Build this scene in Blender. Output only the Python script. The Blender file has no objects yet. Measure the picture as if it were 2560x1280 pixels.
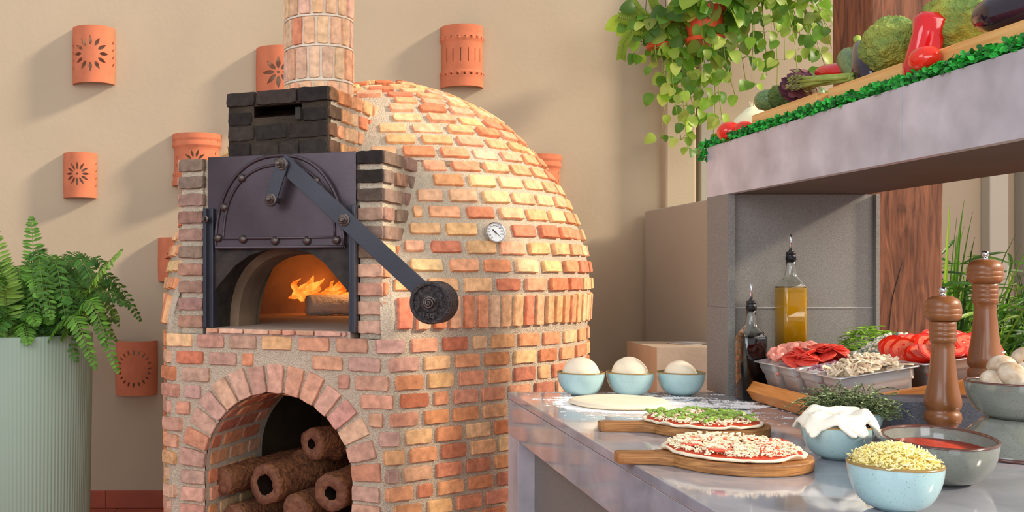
import bpy, bmesh, math, random
from mathutils import Vector, Matrix, Euler, noise
from mathutils.geometry import delaunay_2d_cdt
R = random.Random(7)
PI = math.pi
sc = bpy.context.scene
COL = bpy.data.collections.new('scene'); sc.collection.children.link(COL)
def S(r, g, b, a=1.0):
    f = lambda c: (c/255/12.92) if c/255 <= .04045 else ((c/255+.055)/1.055)**2.4
    return (f(r), f(g), f(b), a)

# ------------------------------------------------------------------ camera
F = 2500.0; PX, PY, EYE = 760.0, 685.0, 1.245
cd = bpy.data.cameras.new('camera'); cam = bpy.data.objects.new('camera', cd); COL.objects.link(cam)
cam.location = (0, 0, EYE); cam.rotation_euler = (PI/2, 0, 0)
cd.sensor_width = 36; cd.lens = 36*F/2560
cd.shift_x = (1280-PX)/2560; cd.shift_y = (PY-640)/2560
cd.clip_start = .05; cd.clip_end = 100
sc.camera = cam
# ------------------------------------------------------------------ light
sc.view_settings.view_transform = 'Standard'; sc.view_settings.look = 'None'
sc.view_settings.gamma = 1; sc.view_settings.use_curve_mapping = False
sc.view_settings.exposure = -0.04
w = bpy.data.worlds.new('world'); sc.world = w; w.use_nodes = True
wn = w.node_tree.nodes; bg = wn['Background']
bg.inputs[0].default_value = (.90, .93, 1.0, 1); bg.inputs[1].default_value = .66
def lamp(name, kind, loc, target, energy, color, size=1.0, size_y=None, angle=None):
    l = bpy.data.lights.new(name, kind); l.energy = energy; l.color = color
    if kind == 'AREA':
        l.shape = 'RECTANGLE'; l.size = size; l.size_y = size_y or size
    if kind == 'POINT': l.shadow_soft_size = size
    if angle: l.angle = math.radians(angle)
    o = bpy.data.objects.new(name, l); COL.objects.link(o); o.location = loc
    o.rotation_euler = (Vector(target)-Vector(loc)).to_track_quat('-Z', 'Y').to_euler()
    return o
SUN = Vector((-1, .27, -.56))
lamp('low_sun', 'SUN', (4, 0, 4), Vector((4, 0, 4))+SUN, 4.9, (1, .85, .67), angle=6)
lamp('window_daylight_left', 'AREA', (-2.6, -.6, 3.0), (.1, 3.6, 1.1), 92, (.93, .95, 1.0), 3.0, 2.2)
lamp('right_fill', 'AREA', (3.4, -.4, 3.4), (1.0, 5.0, 1.2), 80, (1, .92, .80), 2.4, 1.8)  # added warm fill that brightens the back wall, not a window
lamp('front_fill', 'AREA', (.4, -2.6, 1.9), (.5, 4.0, 1.1), 75, (.96, .97, 1.0), 2.6, 1.6)  # added frontal fill for the oven mouth and logs, not a window

# ------------------------------------------------------------------ helpers
def tag(o, label=None, cat=None, group=None, kind=None):
    if label: o['label'] = label
    if cat: o['category'] = cat
    if group: o['group'] = group
    if kind: o['kind'] = kind
    return o
def thing(name, label, cat, loc=(0, 0, 0), rot=(0, 0, 0), group=None):
    o = bpy.data.objects.new(name, None); COL.objects.link(o)
    o.empty_display_size = .05
    o.location = loc; o.rotation_euler = rot
    return tag(o, label, cat, group)
def copy_tree(o, parent=None):
    c = o.copy(); COL.objects.link(c); c.parent = parent
    for ch in list(o.children): copy_tree(ch, c)
    return c
def shared_copy(o, label=None, group=None, loc=None, rotz=None):
    c = copy_tree(o)
    if label: c['label'] = label
    if group: c['group'] = group
    if loc is not None: c.location = loc
    if rotz is not None: c.rotation_euler.z = rotz
    return c

WL = {}
class MB:
    def __init__(s): s.v = []; s.f = []; s.m = []; s.c = []; s.X = None
    def add(s, vs, fs, mi=0, col=(1, 1, 1, 1)):
        b = len(s.v)
        for p in vs:
            p = Vector(p)
            if s.X is not None: p = s.X @ p
            s.v.append(p)
        if isinstance(col, list): s.c += col
        else: s.c += [col]*len(vs)
        for f in fs: s.f.append([b+i for i in f]); s.m.append(mi)
    def box(s, c, size, rot=None, mi=0, col=(1, 1, 1, 1)):
        c = Vector(c); hx, hy, hz = [d/2 for d in size]
        vs = [Vector((x, y, z)) for x in (-hx, hx) for y in (-hy, hy) for z in (-hz, hz)]
        if rot is not None: vs = [rot @ q for q in vs]
        s.add([c+q for q in vs], [(0, 1, 3, 2), (4, 6, 7, 5), (0, 4, 5, 1), (2, 3, 7, 6), (0, 2, 6, 4), (1, 5, 7, 3)], mi, col)
    def box2(s, a, b, mi=0, col=(1, 1, 1, 1)):
        a = Vector(a); b = Vector(b); s.box((a+b)/2, b-a, None, mi, col)
    def hexa(s, P, mi=0, col=(1, 1, 1, 1)):  # 8 pts: bottom 4, top 4
        s.add(P, [(3, 2, 1, 0), (4, 5, 6, 7), (0, 1, 5, 4), (1, 2, 6, 5), (2, 3, 7, 6), (3, 0, 4, 7)], mi, col)
    def lathe(s, prof, c=(0, 0, 0), seg=32, mi=0, col=(1, 1, 1, 1), M=None, mod=None, caps=True):
        c = Vector(c); vs = []; n = len(prof)
        for (r, z) in prof:
            for k in range(seg):
                a = 2*PI*k/seg; rr = r*(mod(a, z) if mod else 1)
                q = Vector((rr*math.cos(a), rr*math.sin(a), z))
                if M is not None: q = M @ q
                vs.append(c+q)
        fs = []
        for i in range(n-1):
            for k in range(seg):
                k2 = (k+1) % seg
                fs.append((i*seg+k, i*seg+k2, (i+1)*seg+k2, (i+1)*seg+k))
        if caps and prof[0][0] > 1e-6: fs.append(tuple(range(seg-1, -1, -1)))
        if caps and prof[-1][0] > 1e-6: fs.append(tuple((n-1)*seg+k for k in range(seg)))
        s.add(vs, fs, mi, col)
    def tube(s, pts, rad, seg=8, mi=0, col=(1, 1, 1, 1), cap=True):
        pts = [Vector(p) for p in pts]; n = len(pts)
        if not hasattr(rad, '__len__'): rad = [rad]*n
        vs = []; up = Vector((0, 0, 1)); prev = None
        for i, p in enumerate(pts):
            t = (pts[min(i+1, n-1)]-pts[max(i-1, 0)])
            t = t.normalized() if t.length > 1e-9 else Vector((0, 0, 1))
            if prev is None:
                a = t.cross(up)
                if a.length < .05: a = t.cross(Vector((1, 0, 0)))
                a.normalize()
            else:
                a = prev - t*prev.dot(t)
                a = a.normalized() if a.length > 1e-6 else t.orthogonal().normalized()
            prev = a; b = t.cross(a)
            for k in range(seg):
                th = 2*PI*k/seg
                vs.append(p+(a*math.cos(th)+b*math.sin(th))*rad[i])
        fs = [(i*seg+k, i*seg+(k+1) % seg, (i+1)*seg+(k+1) % seg, (i+1)*seg+k) for i in range(n-1) for k in range(seg)]
        if cap: fs += [tuple(range(seg-1, -1, -1)), tuple((n-1)*seg+k for k in range(seg))]
        s.add(vs, fs, mi, col)
    def blob(s, c, rad, fn=None, nu=24, nv=14, M=None, mi=0, col=(1, 1, 1, 1)):
        c = Vector(c); vs = []; fs = []
        for j in range(nv+1):
            th = PI*j/nv
            for i in range(nu):
                ph = 2*PI*i/nu
                d = Vector((math.sin(th)*math.cos(ph), math.sin(th)*math.sin(ph), math.cos(th)))
                k = fn(d) if fn else 1
                q = Vector((d.x*rad[0], d.y*rad[1], d.z*rad[2]))*k
                if M is not None: q = M @ q
                vs.append(c+q)
        for j in range(nv):
            for i in range(nu):
                i2 = (i+1) % nu
                fs.append((j*nu+i, (j+1)*nu+i, (j+1)*nu+i2, j*nu+i2))
        s.add(vs, fs, mi, col)
    def build(s, name, mats, parent=None, smooth=False, bevel=0, local=False, merge=False, recalc=True, seg=2, crease=None):
        if not isinstance(mats, (list, tuple)): mats = [mats]
        vs = s.v
        if local or not vs: o0 = Vector((0, 0, 0))
        else:
            xs = [p.x for p in vs]; ys = [p.y for p in vs]; zs = [p.z for p in vs]
            o0 = Vector(((min(xs)+max(xs))/2, (min(ys)+max(ys))/2, min(zs)))
        me = bpy.data.meshes.new(name)
        me.from_pydata([p-o0 for p in vs], [], s.f)
        for m in mats: me.materials.append(m)
        me.polygons.foreach_set('material_index', s.m)
        a = me.color_attributes.new('Col', 'FLOAT_COLOR', 'POINT')
        flat = []
        for c in s.c: flat += list(c)
        a.data.foreach_set('color', flat)
        if merge or recalc:
            bm = bmesh.new(); bm.from_mesh(me)
            if merge: bmesh.ops.remove_doubles(bm, verts=bm.verts, dist=1e-5)
            bmesh.ops.recalc_face_normals(bm, faces=bm.faces); bm.to_mesh(me); bm.free()
        if smooth: me.polygons.foreach_set('use_smooth', [True]*len(me.polygons))
        me.update()
        o = bpy.data.objects.new(name, me); COL.objects.link(o)
        if parent is not None:
            o.parent = parent
            o.location = o0-(WL[parent.name] if parent.name in WL else parent.location)
            if local: o.location = (0, 0, 0)
        else: o.location = o0
        if not local: WL[o.name] = o0.copy()
        if bevel:
            b = o.modifiers.new('bevel', 'BEVEL'); b.width = bevel; b.segments = seg; b.limit_method = 'ANGLE'; b.angle_limit = math.radians(40)
        return o

def rotm(axis, deg): return Matrix.Rotation(math.radians(deg), 3, axis)
def W(px, py, Y): return Vector(((px-PX)*Y/F, Y, EYE+(PY-py)*Y/F))
def nz(p, s=1.0, o=0): return noise.noise(Vector((p[0]*s+o, p[1]*s+o*.7, p[2]*s-o)))

# ------------------------------------------------------------------ materials
def mat(name, col, rough=.6, metal=0, nscale=0, namt=0, bump=0, bscale=None, col2=None, vcol=False, spec=.5,
        stretch=None, sheen=0, sss=0, coat=0, detail=4, dist=0, trans=0, ior=1.45, emit=None, spk=None):
    m = bpy.data.materials.new(name); m.use_nodes = True
    n = m.node_tree.nodes; l = m.node_tree.links; b = n['Principled BSDF']
    b.inputs['Roughness'].default_value = rough; b.inputs['Metallic'].default_value = metal
    b.inputs['Specular IOR Level'].default_value = spec; b.inputs['IOR'].default_value = ior
    b.inputs['Coat Weight'].default_value = coat; b.inputs['Coat Roughness'].default_value = .08
    b.inputs['Transmission Weight'].default_value = trans
    if sss:
        b.inputs['Subsurface Weight'].default_value = sss; b.inputs['Subsurface Scale'].default_value = .01
        b.inputs['Subsurface Radius'].default_value = (1, .5, .3)
    if emit: b.inputs['Emission Color'].default_value = emit[0]; b.inputs['Emission Strength'].default_value = emit[1]
    tc = n.new('ShaderNodeTexCoord'); mp = n.new('ShaderNodeMapping'); l.new(tc.outputs['Object'], mp.inputs[0])
    if stretch: mp.inputs['Scale'].default_value = stretch
    b.inputs['Base Color'].default_value = col
    src = None
    if vcol:
        at = n.new('ShaderNodeAttribute'); at.attribute_name = 'Col'; src = at.outputs['Color']
    if nscale:
        nt = n.new('ShaderNodeTexNoise'); nt.inputs['Scale'].default_value = nscale; nt.inputs['Detail'].default_value = detail
        nt.inputs['Distortion'].default_value = dist
        l.new(mp.outputs[0], nt.inputs['Vector'])
        cr = n.new('ShaderNodeValToRGB'); l.new(nt.outputs['Fac'], cr.inputs[0])
        cr.color_ramp.elements[0].position = .3; cr.color_ramp.elements[1].position = .7
        if vcol:
            mx = n.new('ShaderNodeMix'); mx.data_type = 'RGBA'; mx.blend_type = 'MULTIPLY'; mx.inputs[0].default_value = 1
            cr.color_ramp.elements[0].color = (1-namt,)*3+(1,); cr.color_ramp.elements[1].color = (1+namt,)*3+(1,)
            l.new(src, mx.inputs[6]); l.new(cr.outputs[0], mx.inputs[7]); src = mx.outputs[2]
        else:
            c2 = col2 or tuple(min(1, c*(1+namt)) for c in col[:3])+(1,)
            c1 = col if col2 else tuple(c*(1-namt) for c in col[:3])+(1,)
            cr.color_ramp.elements[0].color = c1; cr.color_ramp.elements[1].color = c2; src = cr.outputs[0]
    if spk:   # speckles (scale, threshold, colour)
        vt = n.new('ShaderNodeTexNoise'); vt.inputs['Scale'].default_value = spk[0]; vt.inputs['Detail'].default_value = 2
        l.new(mp.outputs[0], vt.inputs['Vector'])
        c3 = n.new('ShaderNodeValToRGB'); c3.color_ramp.elements[0].position = spk[1]; c3.color_ramp.elements[1].position = spk[1]+.05
        l.new(vt.outputs['Fac'], c3.inputs[0])
        mx = n.new('ShaderNodeMix'); mx.data_type = 'RGBA'; l.new(c3.outputs[0], mx.inputs[0])
        if src: l.new(src, mx.inputs[6])
        else: mx.inputs[6].default_value = col
        mx.inputs[7].default_value = spk[2]; src = mx.outputs[2]
    if src: l.new(src, b.inputs['Base Color'])
    if bump:
        nb = n.new('ShaderNodeTexNoise'); nb.inputs['Scale'].default_value = bscale or nscale or 50; nb.inputs['Detail'].default_value = 5
        l.new(mp.outputs[0], nb.inputs['Vector'])
        bp = n.new('ShaderNodeBump'); bp.inputs['Strength'].default_value = bump; bp.inputs['Distance'].default_value = .012 if (bump >= .85) else .0035
        l.new(nb.outputs['Fac'], bp.inputs['Height']); l.new(bp.outputs[0], b.inputs['Normal'])
    return m
def leafmat(name, rough=.45, trans=.35, spec=.4):
    m = bpy.data.materials.new(name); m.use_nodes = True
    n = m.node_tree.nodes; l = m.node_tree.links; b = n['Principled BSDF']; out = n['Material Output']
    at = n.new('ShaderNodeAttribute'); at.attribute_name = 'Col'
    b.inputs['Roughness'].default_value = rough; b.inputs['Specular IOR Level'].default_value = spec
    l.new(at.outputs['Color'], b.inputs['Base Color'])
    tr = n.new('ShaderNodeBsdfTranslucent'); l.new(at.outputs['Color'], tr.inputs[0])
    mx = n.new('ShaderNodeMixShader'); mx.inputs[0].default_value = trans
    l.new(b.outputs[0], mx.inputs[1]); l.new(tr.outputs[0], mx.inputs[2]); l.new(mx.outputs[0], out.inputs[0])
    return m
def wood(name, c1, c2, rough=.5, stretch=(1, 1, 1), scale=14, bump=.25, coat=0, dist=1.5):
    m = mat(name, c1, rough, nscale=scale, col2=c2, bump=bump, bscale=scale*2.2, stretch=stretch, detail=6, dist=dist, coat=coat)
    return m
M_ = {}
M_['brick'] = mat('fired_clay_brick', (1, 1, 1, 1), .85, nscale=38, namt=.26, bump=.5, bscale=130, vcol=True, spec=.2, detail=6)
M_['mortar'] = mat('sandy_mortar', S(214, 198, 174), .95, nscale=160, namt=.16, bump=.9, bscale=210, spec=.1, detail=3)
M_['soot_mortar'] = mat('sooted_mortar', S(58, 52, 46), .95, nscale=9, col2=S(84, 74, 62), bump=.9, bscale=200, spec=.1)
M_['white_mortar'] = mat('pale_chimney_mortar', S(222, 208, 188), .9, nscale=90, namt=.08, bump=.4, bscale=150, spec=.1)
M_['plaster'] = mat('painted_plaster', S(190, 173, 147), .9, nscale=1.7, namt=.06, bump=.22, bscale=45, spec=.15)
M_['plaster2'] = mat('grey_beige_paint', S(172, 166, 152), .85, nscale=2, namt=.03, bump=.1, bscale=60, spec=.2)
M_['ledge'] = mat('rough_ledge_render', S(188, 170, 148), .9, nscale=9, namt=.08, bump=.3, bscale=70, spec=.15)
M_['hollow_black'] = mat('shade_and_soot_black', S(26, 18, 14), 1, nscale=30, namt=.3, bump=.5, spec=0)  # black painted in for shade in log hollows; soot lining in smoke slot
M_['terracotta'] = mat('terracotta', S(206, 122, 88), .8, nscale=14, namt=.10, bump=.12, bscale=80, spec=.2)
M_['terra_tile'] = mat('terracotta_floor_tile', S(168, 84, 62), .45, nscale=8, namt=.12, bump=.05, bscale=40)
M_['grout'] = mat('tile_grout', S(150, 120, 100), .9)
M_['soot'] = mat('sooted_steel', S(34, 31, 31), .7, .3, nscale=18, col2=S(66, 58, 52), bump=.25, bscale=60)
M_['door_steel'] = mat('dark_door_steel', S(62, 52, 55), .38, .55, nscale=3.2, col2=S(88, 78, 84), bump=.06, bscale=90)
M_['arm_steel'] = mat('blue_grey_painted_steel', S(60, 61, 69), .36, .45, nscale=9, namt=.10, bump=.05, bscale=120)
M_['bolt_steel'] = mat('worn_bolt_steel', S(96, 86, 82), .38, .8, nscale=60, namt=.3, bump=.2, bscale=200)
M_['cast_iron'] = mat('hammered_cast_iron', S(52, 48, 50), .42, .7, nscale=70, col2=S(100, 94, 94), bump=.9, bscale=160)
M_['chrome'] = mat('chrome', S(210, 210, 212), .12, 1)
M_['steel'] = mat('brushed_steel', S(212, 211, 210), .34, .65, nscale=30, namt=.06, bump=.03, bscale=90, stretch=(1, 1, 8))
M_['dial'] = mat('white_dial', S(236, 236, 232), .4)
M_['black'] = mat('black_print', S(28, 28, 30), .5)
M_['inside'] = mat('firebrick_chamber', S(104, 84, 66), .9, nscale=5, col2=S(150, 124, 98), bump=.5, bscale=30)
M_['inside_dark'] = mat('dark_brown_niche', S(120, 96, 72), .9, nscale=7, namt=.2, bump=.5, bscale=60)  # niche chamber walls, darker brown than the mortar
M_['hearth'] = mat('hearth_stone', S(186, 164, 148), .8, nscale=12, namt=.12, bump=.3, bscale=60)
M_['stone'] = mat('polished_grey_slab', S(138, 140, 147), .07, nscale=7, col2=S(174, 176, 186), bump=.03, bscale=30, spec=.65, detail=8, dist=.6, coat=.25)
M_['fascia'] = mat('satin_grey_slab', S(162, 160, 166), .34, nscale=9, col2=S(200, 197, 203), bump=.04, bscale=50, spec=.5, detail=10, dist=.15)
M_['granite'] = mat('flamed_grey_granite', S(104, 102, 98), .55, nscale=520, col2=S(142, 138, 131), bump=.08, bscale=500, detail=2, spec=.35)
M_['granite_dk'] = mat('dark_blue_granite', S(48, 52, 62), .5, nscale=300, col2=S(88, 92, 106), bump=.1, bscale=300, detail=2)
M_['underside'] = mat('underside_board', S(84, 76, 68), .7, nscale=4, namt=.08)  # dark brown-grey board of the shelf body
M_['sage'] = mat('sage_green_planter', S(150, 168, 150), .6, nscale=3, namt=.03)
M_['soil'] = mat('potting_soil', S(56, 42, 32), .95, nscale=60, namt=.4, bump=1, bscale=80)
M_['leaf'] = leafmat('foliage', .42, .48)
M_['fern'] = leafmat('fern_foliage', .5, .3)
M_['herb'] = leafmat('herb_foliage', .6, .2)
M_['boxwood'] = leafmat('boxwood_leaves', .4, .15)
M_['stem'] = mat('green_stem', S(150, 170, 70), .5)
M_['orange_pot'] = mat('orange_plastic_pot', S(214, 84, 48), .4)
M_['blue'] = mat('pale_blue_speckled_glaze', S(168, 200, 202), .14, nscale=7, namt=.035, spk=(420, .64, S(136, 166, 160)), spec=.6, coat=.3)
M_['blue_rim'] = mat('ochre_glaze_rim', S(150, 122, 72), .25)
M_['greyglaze'] = mat('grey_green_glaze', S(112, 116, 108), .14, nscale=9, col2=S(134, 138, 128), spk=(420, .64, S(94, 90, 80)), spec=.6, coat=.35)
M_['grey_rim'] = mat('brown_glaze_rim', S(92, 58, 50), .18, coat=.3)
M_['dough'] = mat('pizza_dough', S(240, 224, 196), .75, nscale=12, namt=.04, bump=.12, bscale=25, sss=.15)
M_['flour'] = mat('flour', S(246, 244, 242), .95)
M_['sauce'] = mat('tomato_sauce', S(190, 56, 22), .5, nscale=40, namt=.25, bump=.25, bscale=90)
M_['cheese'] = mat('shredded_mozzarella', S(246, 234, 200), .55, vcol=False, nscale=60, namt=.06, sss=.1)
M_['ycheese'] = mat('grated_yellow_cheese', S(250, 224, 110), .5, vcol=True, nscale=90, namt=.08, sss=.1)
M_['mozz'] = mat('mozzarella', S(250, 244, 226), .5, nscale=18, namt=.04, bump=.15, bscale=30, sss=.2)
M_['tomato'] = mat('tomato_skin', S(222, 44, 24), .14, nscale=6, namt=.12, spec=.5, coat=.3)
M_['tomato_flesh'] = mat('cut_tomato_flesh', S(226, 58, 40), .25, nscale=55, col2=S(240, 130, 96), bump=.1, bscale=70)
M_['red'] = mat('red_pepper_skin', S(204, 16, 22), .1, nscale=5, namt=.15, spec=.6, coat=.5)
M_['gpepper'] = mat('green_pepper', S(122, 160, 58), .35, nscale=20, col2=S(160, 192, 92))
M_['pepperoni'] = mat('pepperoni', S(206, 52, 40), .35, nscale=120, col2=S(232, 92, 74), detail=2)
M_['sausage'] = mat('pink_sausage', S(232, 150, 132), .5, nscale=40, namt=.06)
M_['onionred'] = mat('red_onion', S(140, 60, 90), .35, nscale=40, col2=S(232, 200, 210))
M_['mush'] = mat('mushroom', S(232, 212, 182), .65, nscale=22, col2=S(250, 242, 226), bump=.12, bscale=40)
M_['mush_whole'] = mat('whole_mushroom_skin', S(172, 142, 106), .65, nscale=30, col2=S(246, 236, 218), bump=.3, bscale=60)
M_['mush_cut'] = mat('cut_mushroom', S(206, 176, 136), .65, nscale=60, col2=S(246, 232, 208), bump=.3, bscale=70)
M_['gill'] = mat('mushroom_gills', S(160, 126, 98), .8, nscale=50, namt=.2)
M_['bluecheese'] = mat('blue_cheese', (1, 1, 1, 1), .6, nscale=90, namt=.1, vcol=True)
M_['broccoli'] = mat('broccoli_florets', S(120, 156, 82), .8, nscale=11, col2=S(220, 212, 80), bump=1, bscale=230, detail=6)
M_['broccoli_dk'] = mat('dark_broccoli_florets', S(60, 92, 50), .8, nscale=30, col2=S(118, 142, 60), bump=1, bscale=230, detail=6)
M_['zucchini'] = mat('zucchini_skin', S(56, 86, 44), .3, nscale=300, col2=S(124, 150, 92), stretch=(1, 1, 1), detail=3)
M_['eggplant'] = mat('aubergine_skin', S(38, 22, 40), .1, nscale=5, namt=.3, coat=.6)
M_['artichoke'] = mat('purple_artichoke', S(92, 52, 66), .5, nscale=30, col2=S(110, 112, 70))
M_['onion'] = mat('white_onion_skin', S(226, 226, 186), .3, nscale=12, namt=.06, stretch=(4, 4, .6))
M_['asparagus'] = mat('asparagus', S(124, 150, 52), .5, nscale=60, col2=S(160, 170, 84))
M_['mill'] = mat('turned_walnut_lacquer', S(112, 64, 32), .36, nscale=13, col2=S(150, 94, 52), stretch=(1, 1, .15), coat=.25, detail=5)
M_['tray'] = wood('orange_pine_board', S(196, 116, 50), S(222, 148, 78), .4, (1, .6, 16), 6, .1)
M_['crate'] = wood('light_pine_board', S(214, 158, 88), S(238, 190, 122), .45, (2, .5, 14), 6, .12)
M_['board'] = wood('burnt_edge_paddle_wood', S(120, 72, 34), S(196, 140, 82), .5, (1, 3, 30), 5, .15)
M_['post'] = wood('rough_sawn_timber', S(78, 42, 24), S(140, 86, 56), .75, (1.2, 1.2, .15), 26, .7, dist=2.2)
M_['log'] = wood('dry_firewood_bark', S(78, 44, 26), S(150, 96, 58), .85, (1, 1, 1), 22, 1.0, dist=3)
M_['log_end'] = wood('cut_log_end', S(96, 58, 42), S(140, 92, 66), .85, (1, 1, 1), 30, .6)
M_['ash'] = mat('ash_covered_log', S(226, 216, 200), .9, nscale=40, col2=S(246, 240, 230), bump=1, bscale=60)
M_['glass'] = mat('clear_glass', (.95, .98, .96, 1), .02, trans=1, ior=1.45)
M_['oil'] = mat('golden_olive_oil', S(232, 176, 20), .05, coat=.5, spec=.6, nscale=6, col2=S(206, 146, 8), stretch=(1, 1, .25))
M_['oil'].node_tree.nodes['Principled BSDF'].inputs['Transmission Weight'].default_value = .15
M_['balsamic'] = mat('dark_balsamic', S(16, 10, 10), .05, coat=.5)
M_['rubber'] = mat('black_rubber_stopper', S(30, 30, 34), .4)
def firemat():
    m = bpy.data.materials.new('flame'); m.use_nodes = True; n = m.node_tree.nodes; l = m.node_tree.links
    n.remove(n['Principled BSDF']); e = n.new('ShaderNodeEmission'); tc = n.new('ShaderNodeTexCoord')
    nt = n.new('ShaderNodeTexNoise'); nt.inputs['Scale'].default_value = 16; nt.inputs['Detail'].default_value = 3
    cr = n.new('ShaderNodeValToRGB'); cr.color_ramp.elements[0].color = (1, .10, .005, 1); cr.color_ramp.elements[1].color = (1, .42, .06, 1)
    cr.color_ramp.elements[0].position = .38; cr.color_ramp.elements[1].position = .62
    l.new(tc.outputs['Object'], nt.inputs[0]); l.new(nt.outputs['Fac'], cr.inputs[0]); l.new(cr.outputs[0], e.inputs[0])
    e.inputs[1].default_value = 1.5
    tr = n.new('ShaderNodeBsdfTransparent'); mx = n.new('ShaderNodeMixShader'); mx.inputs[0].default_value = .72
    l.new(tr.outputs[0], mx.inputs[1]); l.new(e.outputs[0], mx.inputs[2]); l.new(mx.outputs[0], n['Material Output'].inputs[0])
    return m
M_['fire'] = firemat()

# ================================================================== SETTING
WY = 5.32
mb = MB(); mb.box2((-4, WY, -.1), (1.9, WY+.2, 4.2)); tag(mb.build('wall_back', M_['plaster']), kind='structure')
mb = MB(); mb.box2((1.9, WY-.07, -.1), (2.06, WY+.2, 4.2)); tag(mb.build('trim_1', M_['plaster'], bevel=.01), kind='structure')
mb = MB(); mb.box2((2.06, WY+.03, -.1), (6.5, WY+.2, 4.2)); tag(mb.build('wall_right', M_['plaster']), kind='structure')
mb = MB(); mb.box2((2.10, WY-.03, -.1), (2.17, WY+.03, 4.2)); tag(mb.build('trim_2', M_['plaster2'], bevel=.004), kind='structure')
mb = MB(); mb.box2((3.62, WY-.04, -.1), (3.72, WY+.03, 4.2)); mb.box2((3.80, WY-.06, -.1), (3.90, WY+.03, 4.2))
tag(mb.build('trim_3', M_['plaster2'], bevel=.004), kind='structure')
# floor of square terracotta tiles
mb = MB(); mb.box2((-4, -1, -.12), (6.5, WY, -.004), 1)
ts = .33
for i in range(-12, 20):
    for j in range(-3, 17):
        x0 = i*ts; y0 = j*ts-.02
        if x0 > 6.2 or y0+ts > WY+.3: continue
        mb.box2((x0+.003, y0+.003, -.012), (x0+ts-.003, min(y0+ts-.003, WY), 0))
tag(mb.build('floor', [M_['terra_tile'], M_['grout']]), kind='structure')
mb = MB()
for i in range(-10, 6): mb.box2((i*.33-.06, WY-.012, 0.001), (i*.33+.266, WY, .095))
tag(mb.build('baseboard_back', M_['terra_tile'], bevel=.003), kind='structure')
# low partition to the right of the oven
mb = MB(); mb.box2((1.79, 4.2, 0), (1.93, WY-.07, 1.575))
tag(mb.build('wall_partition', M_['plaster2'], bevel=.006), kind='structure')

# ================================================================== SCONCES
def petal(cx, cy, ang, r0, r1, wd, n=5):
    a = Vector((math.cos(ang), math.sin(ang))); b = Vector((-a.y, a.x)); c = Vector((cx, cy)); pts = []
    for k in range(n+1):
        t = k/n; pts.append(c+a*(r0+(r1-r0)*t)+b*wd*math.sin(PI*min(1, t*1.0)**.8))
    for k in range(n-1, 0, -1):
        t = k/n; pts.append(c+a*(r0+(r1-r0)*t)-b*wd*math.sin(PI*t**.8))
    return pts
def disc(cx, cy, r, n=8): return [Vector((cx+r*math.cos(2*PI*k/n), cy+r*math.sin(2*PI*k/n))) for k in range(n)]
def inpoly(p, poly):
    c = False; n = len(poly); j = n-1
    for i in range(n):
        a, b = poly[i], poly[j]
        if (a[1] > p[1]) != (b[1] > p[1]) and p[0] < (b[0]-a[0])*(p[1]-a[1])/(b[1]-a[1])+a[0]: c = not c
        j = i
    return c
def sheet(w, h, holes, nx, ny):
    """flat sheet x in 0..w, y in 0..h with holes -> verts, tris"""
    pts = []; edges = []
    out = [(w*i/nx, 0) for i in range(nx)]+[(w, h*i/ny) for i in range(ny)]+[(w*(1-i/nx), h) for i in range(nx)]+[(0, h*(1-i/ny)) for i in range(ny)]
    for L in [out]+holes:
        b = len(pts); pts += [Vector((p[0], p[1])) for p in L]
        edges += [(b+i, b+(i+1) % len(L)) for i in range(len(L))]
    for i in range(1, nx):
        for j in range(1, ny):
            p = (w*i/nx, h*j/ny)
            pts.append(Vector(p))
    v, e, f, _, _, _ = delaunay_2d_cdt(pts, edges, [], 1, 1e-6)
    fs = []
    for t in f:
        c = sum((v[i] for i in t), Vector((0, 0)))/len(t)
        if any(inpoly(c, H) for H in holes): continue
        fs.append(tuple(t))
    return v, fs
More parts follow.
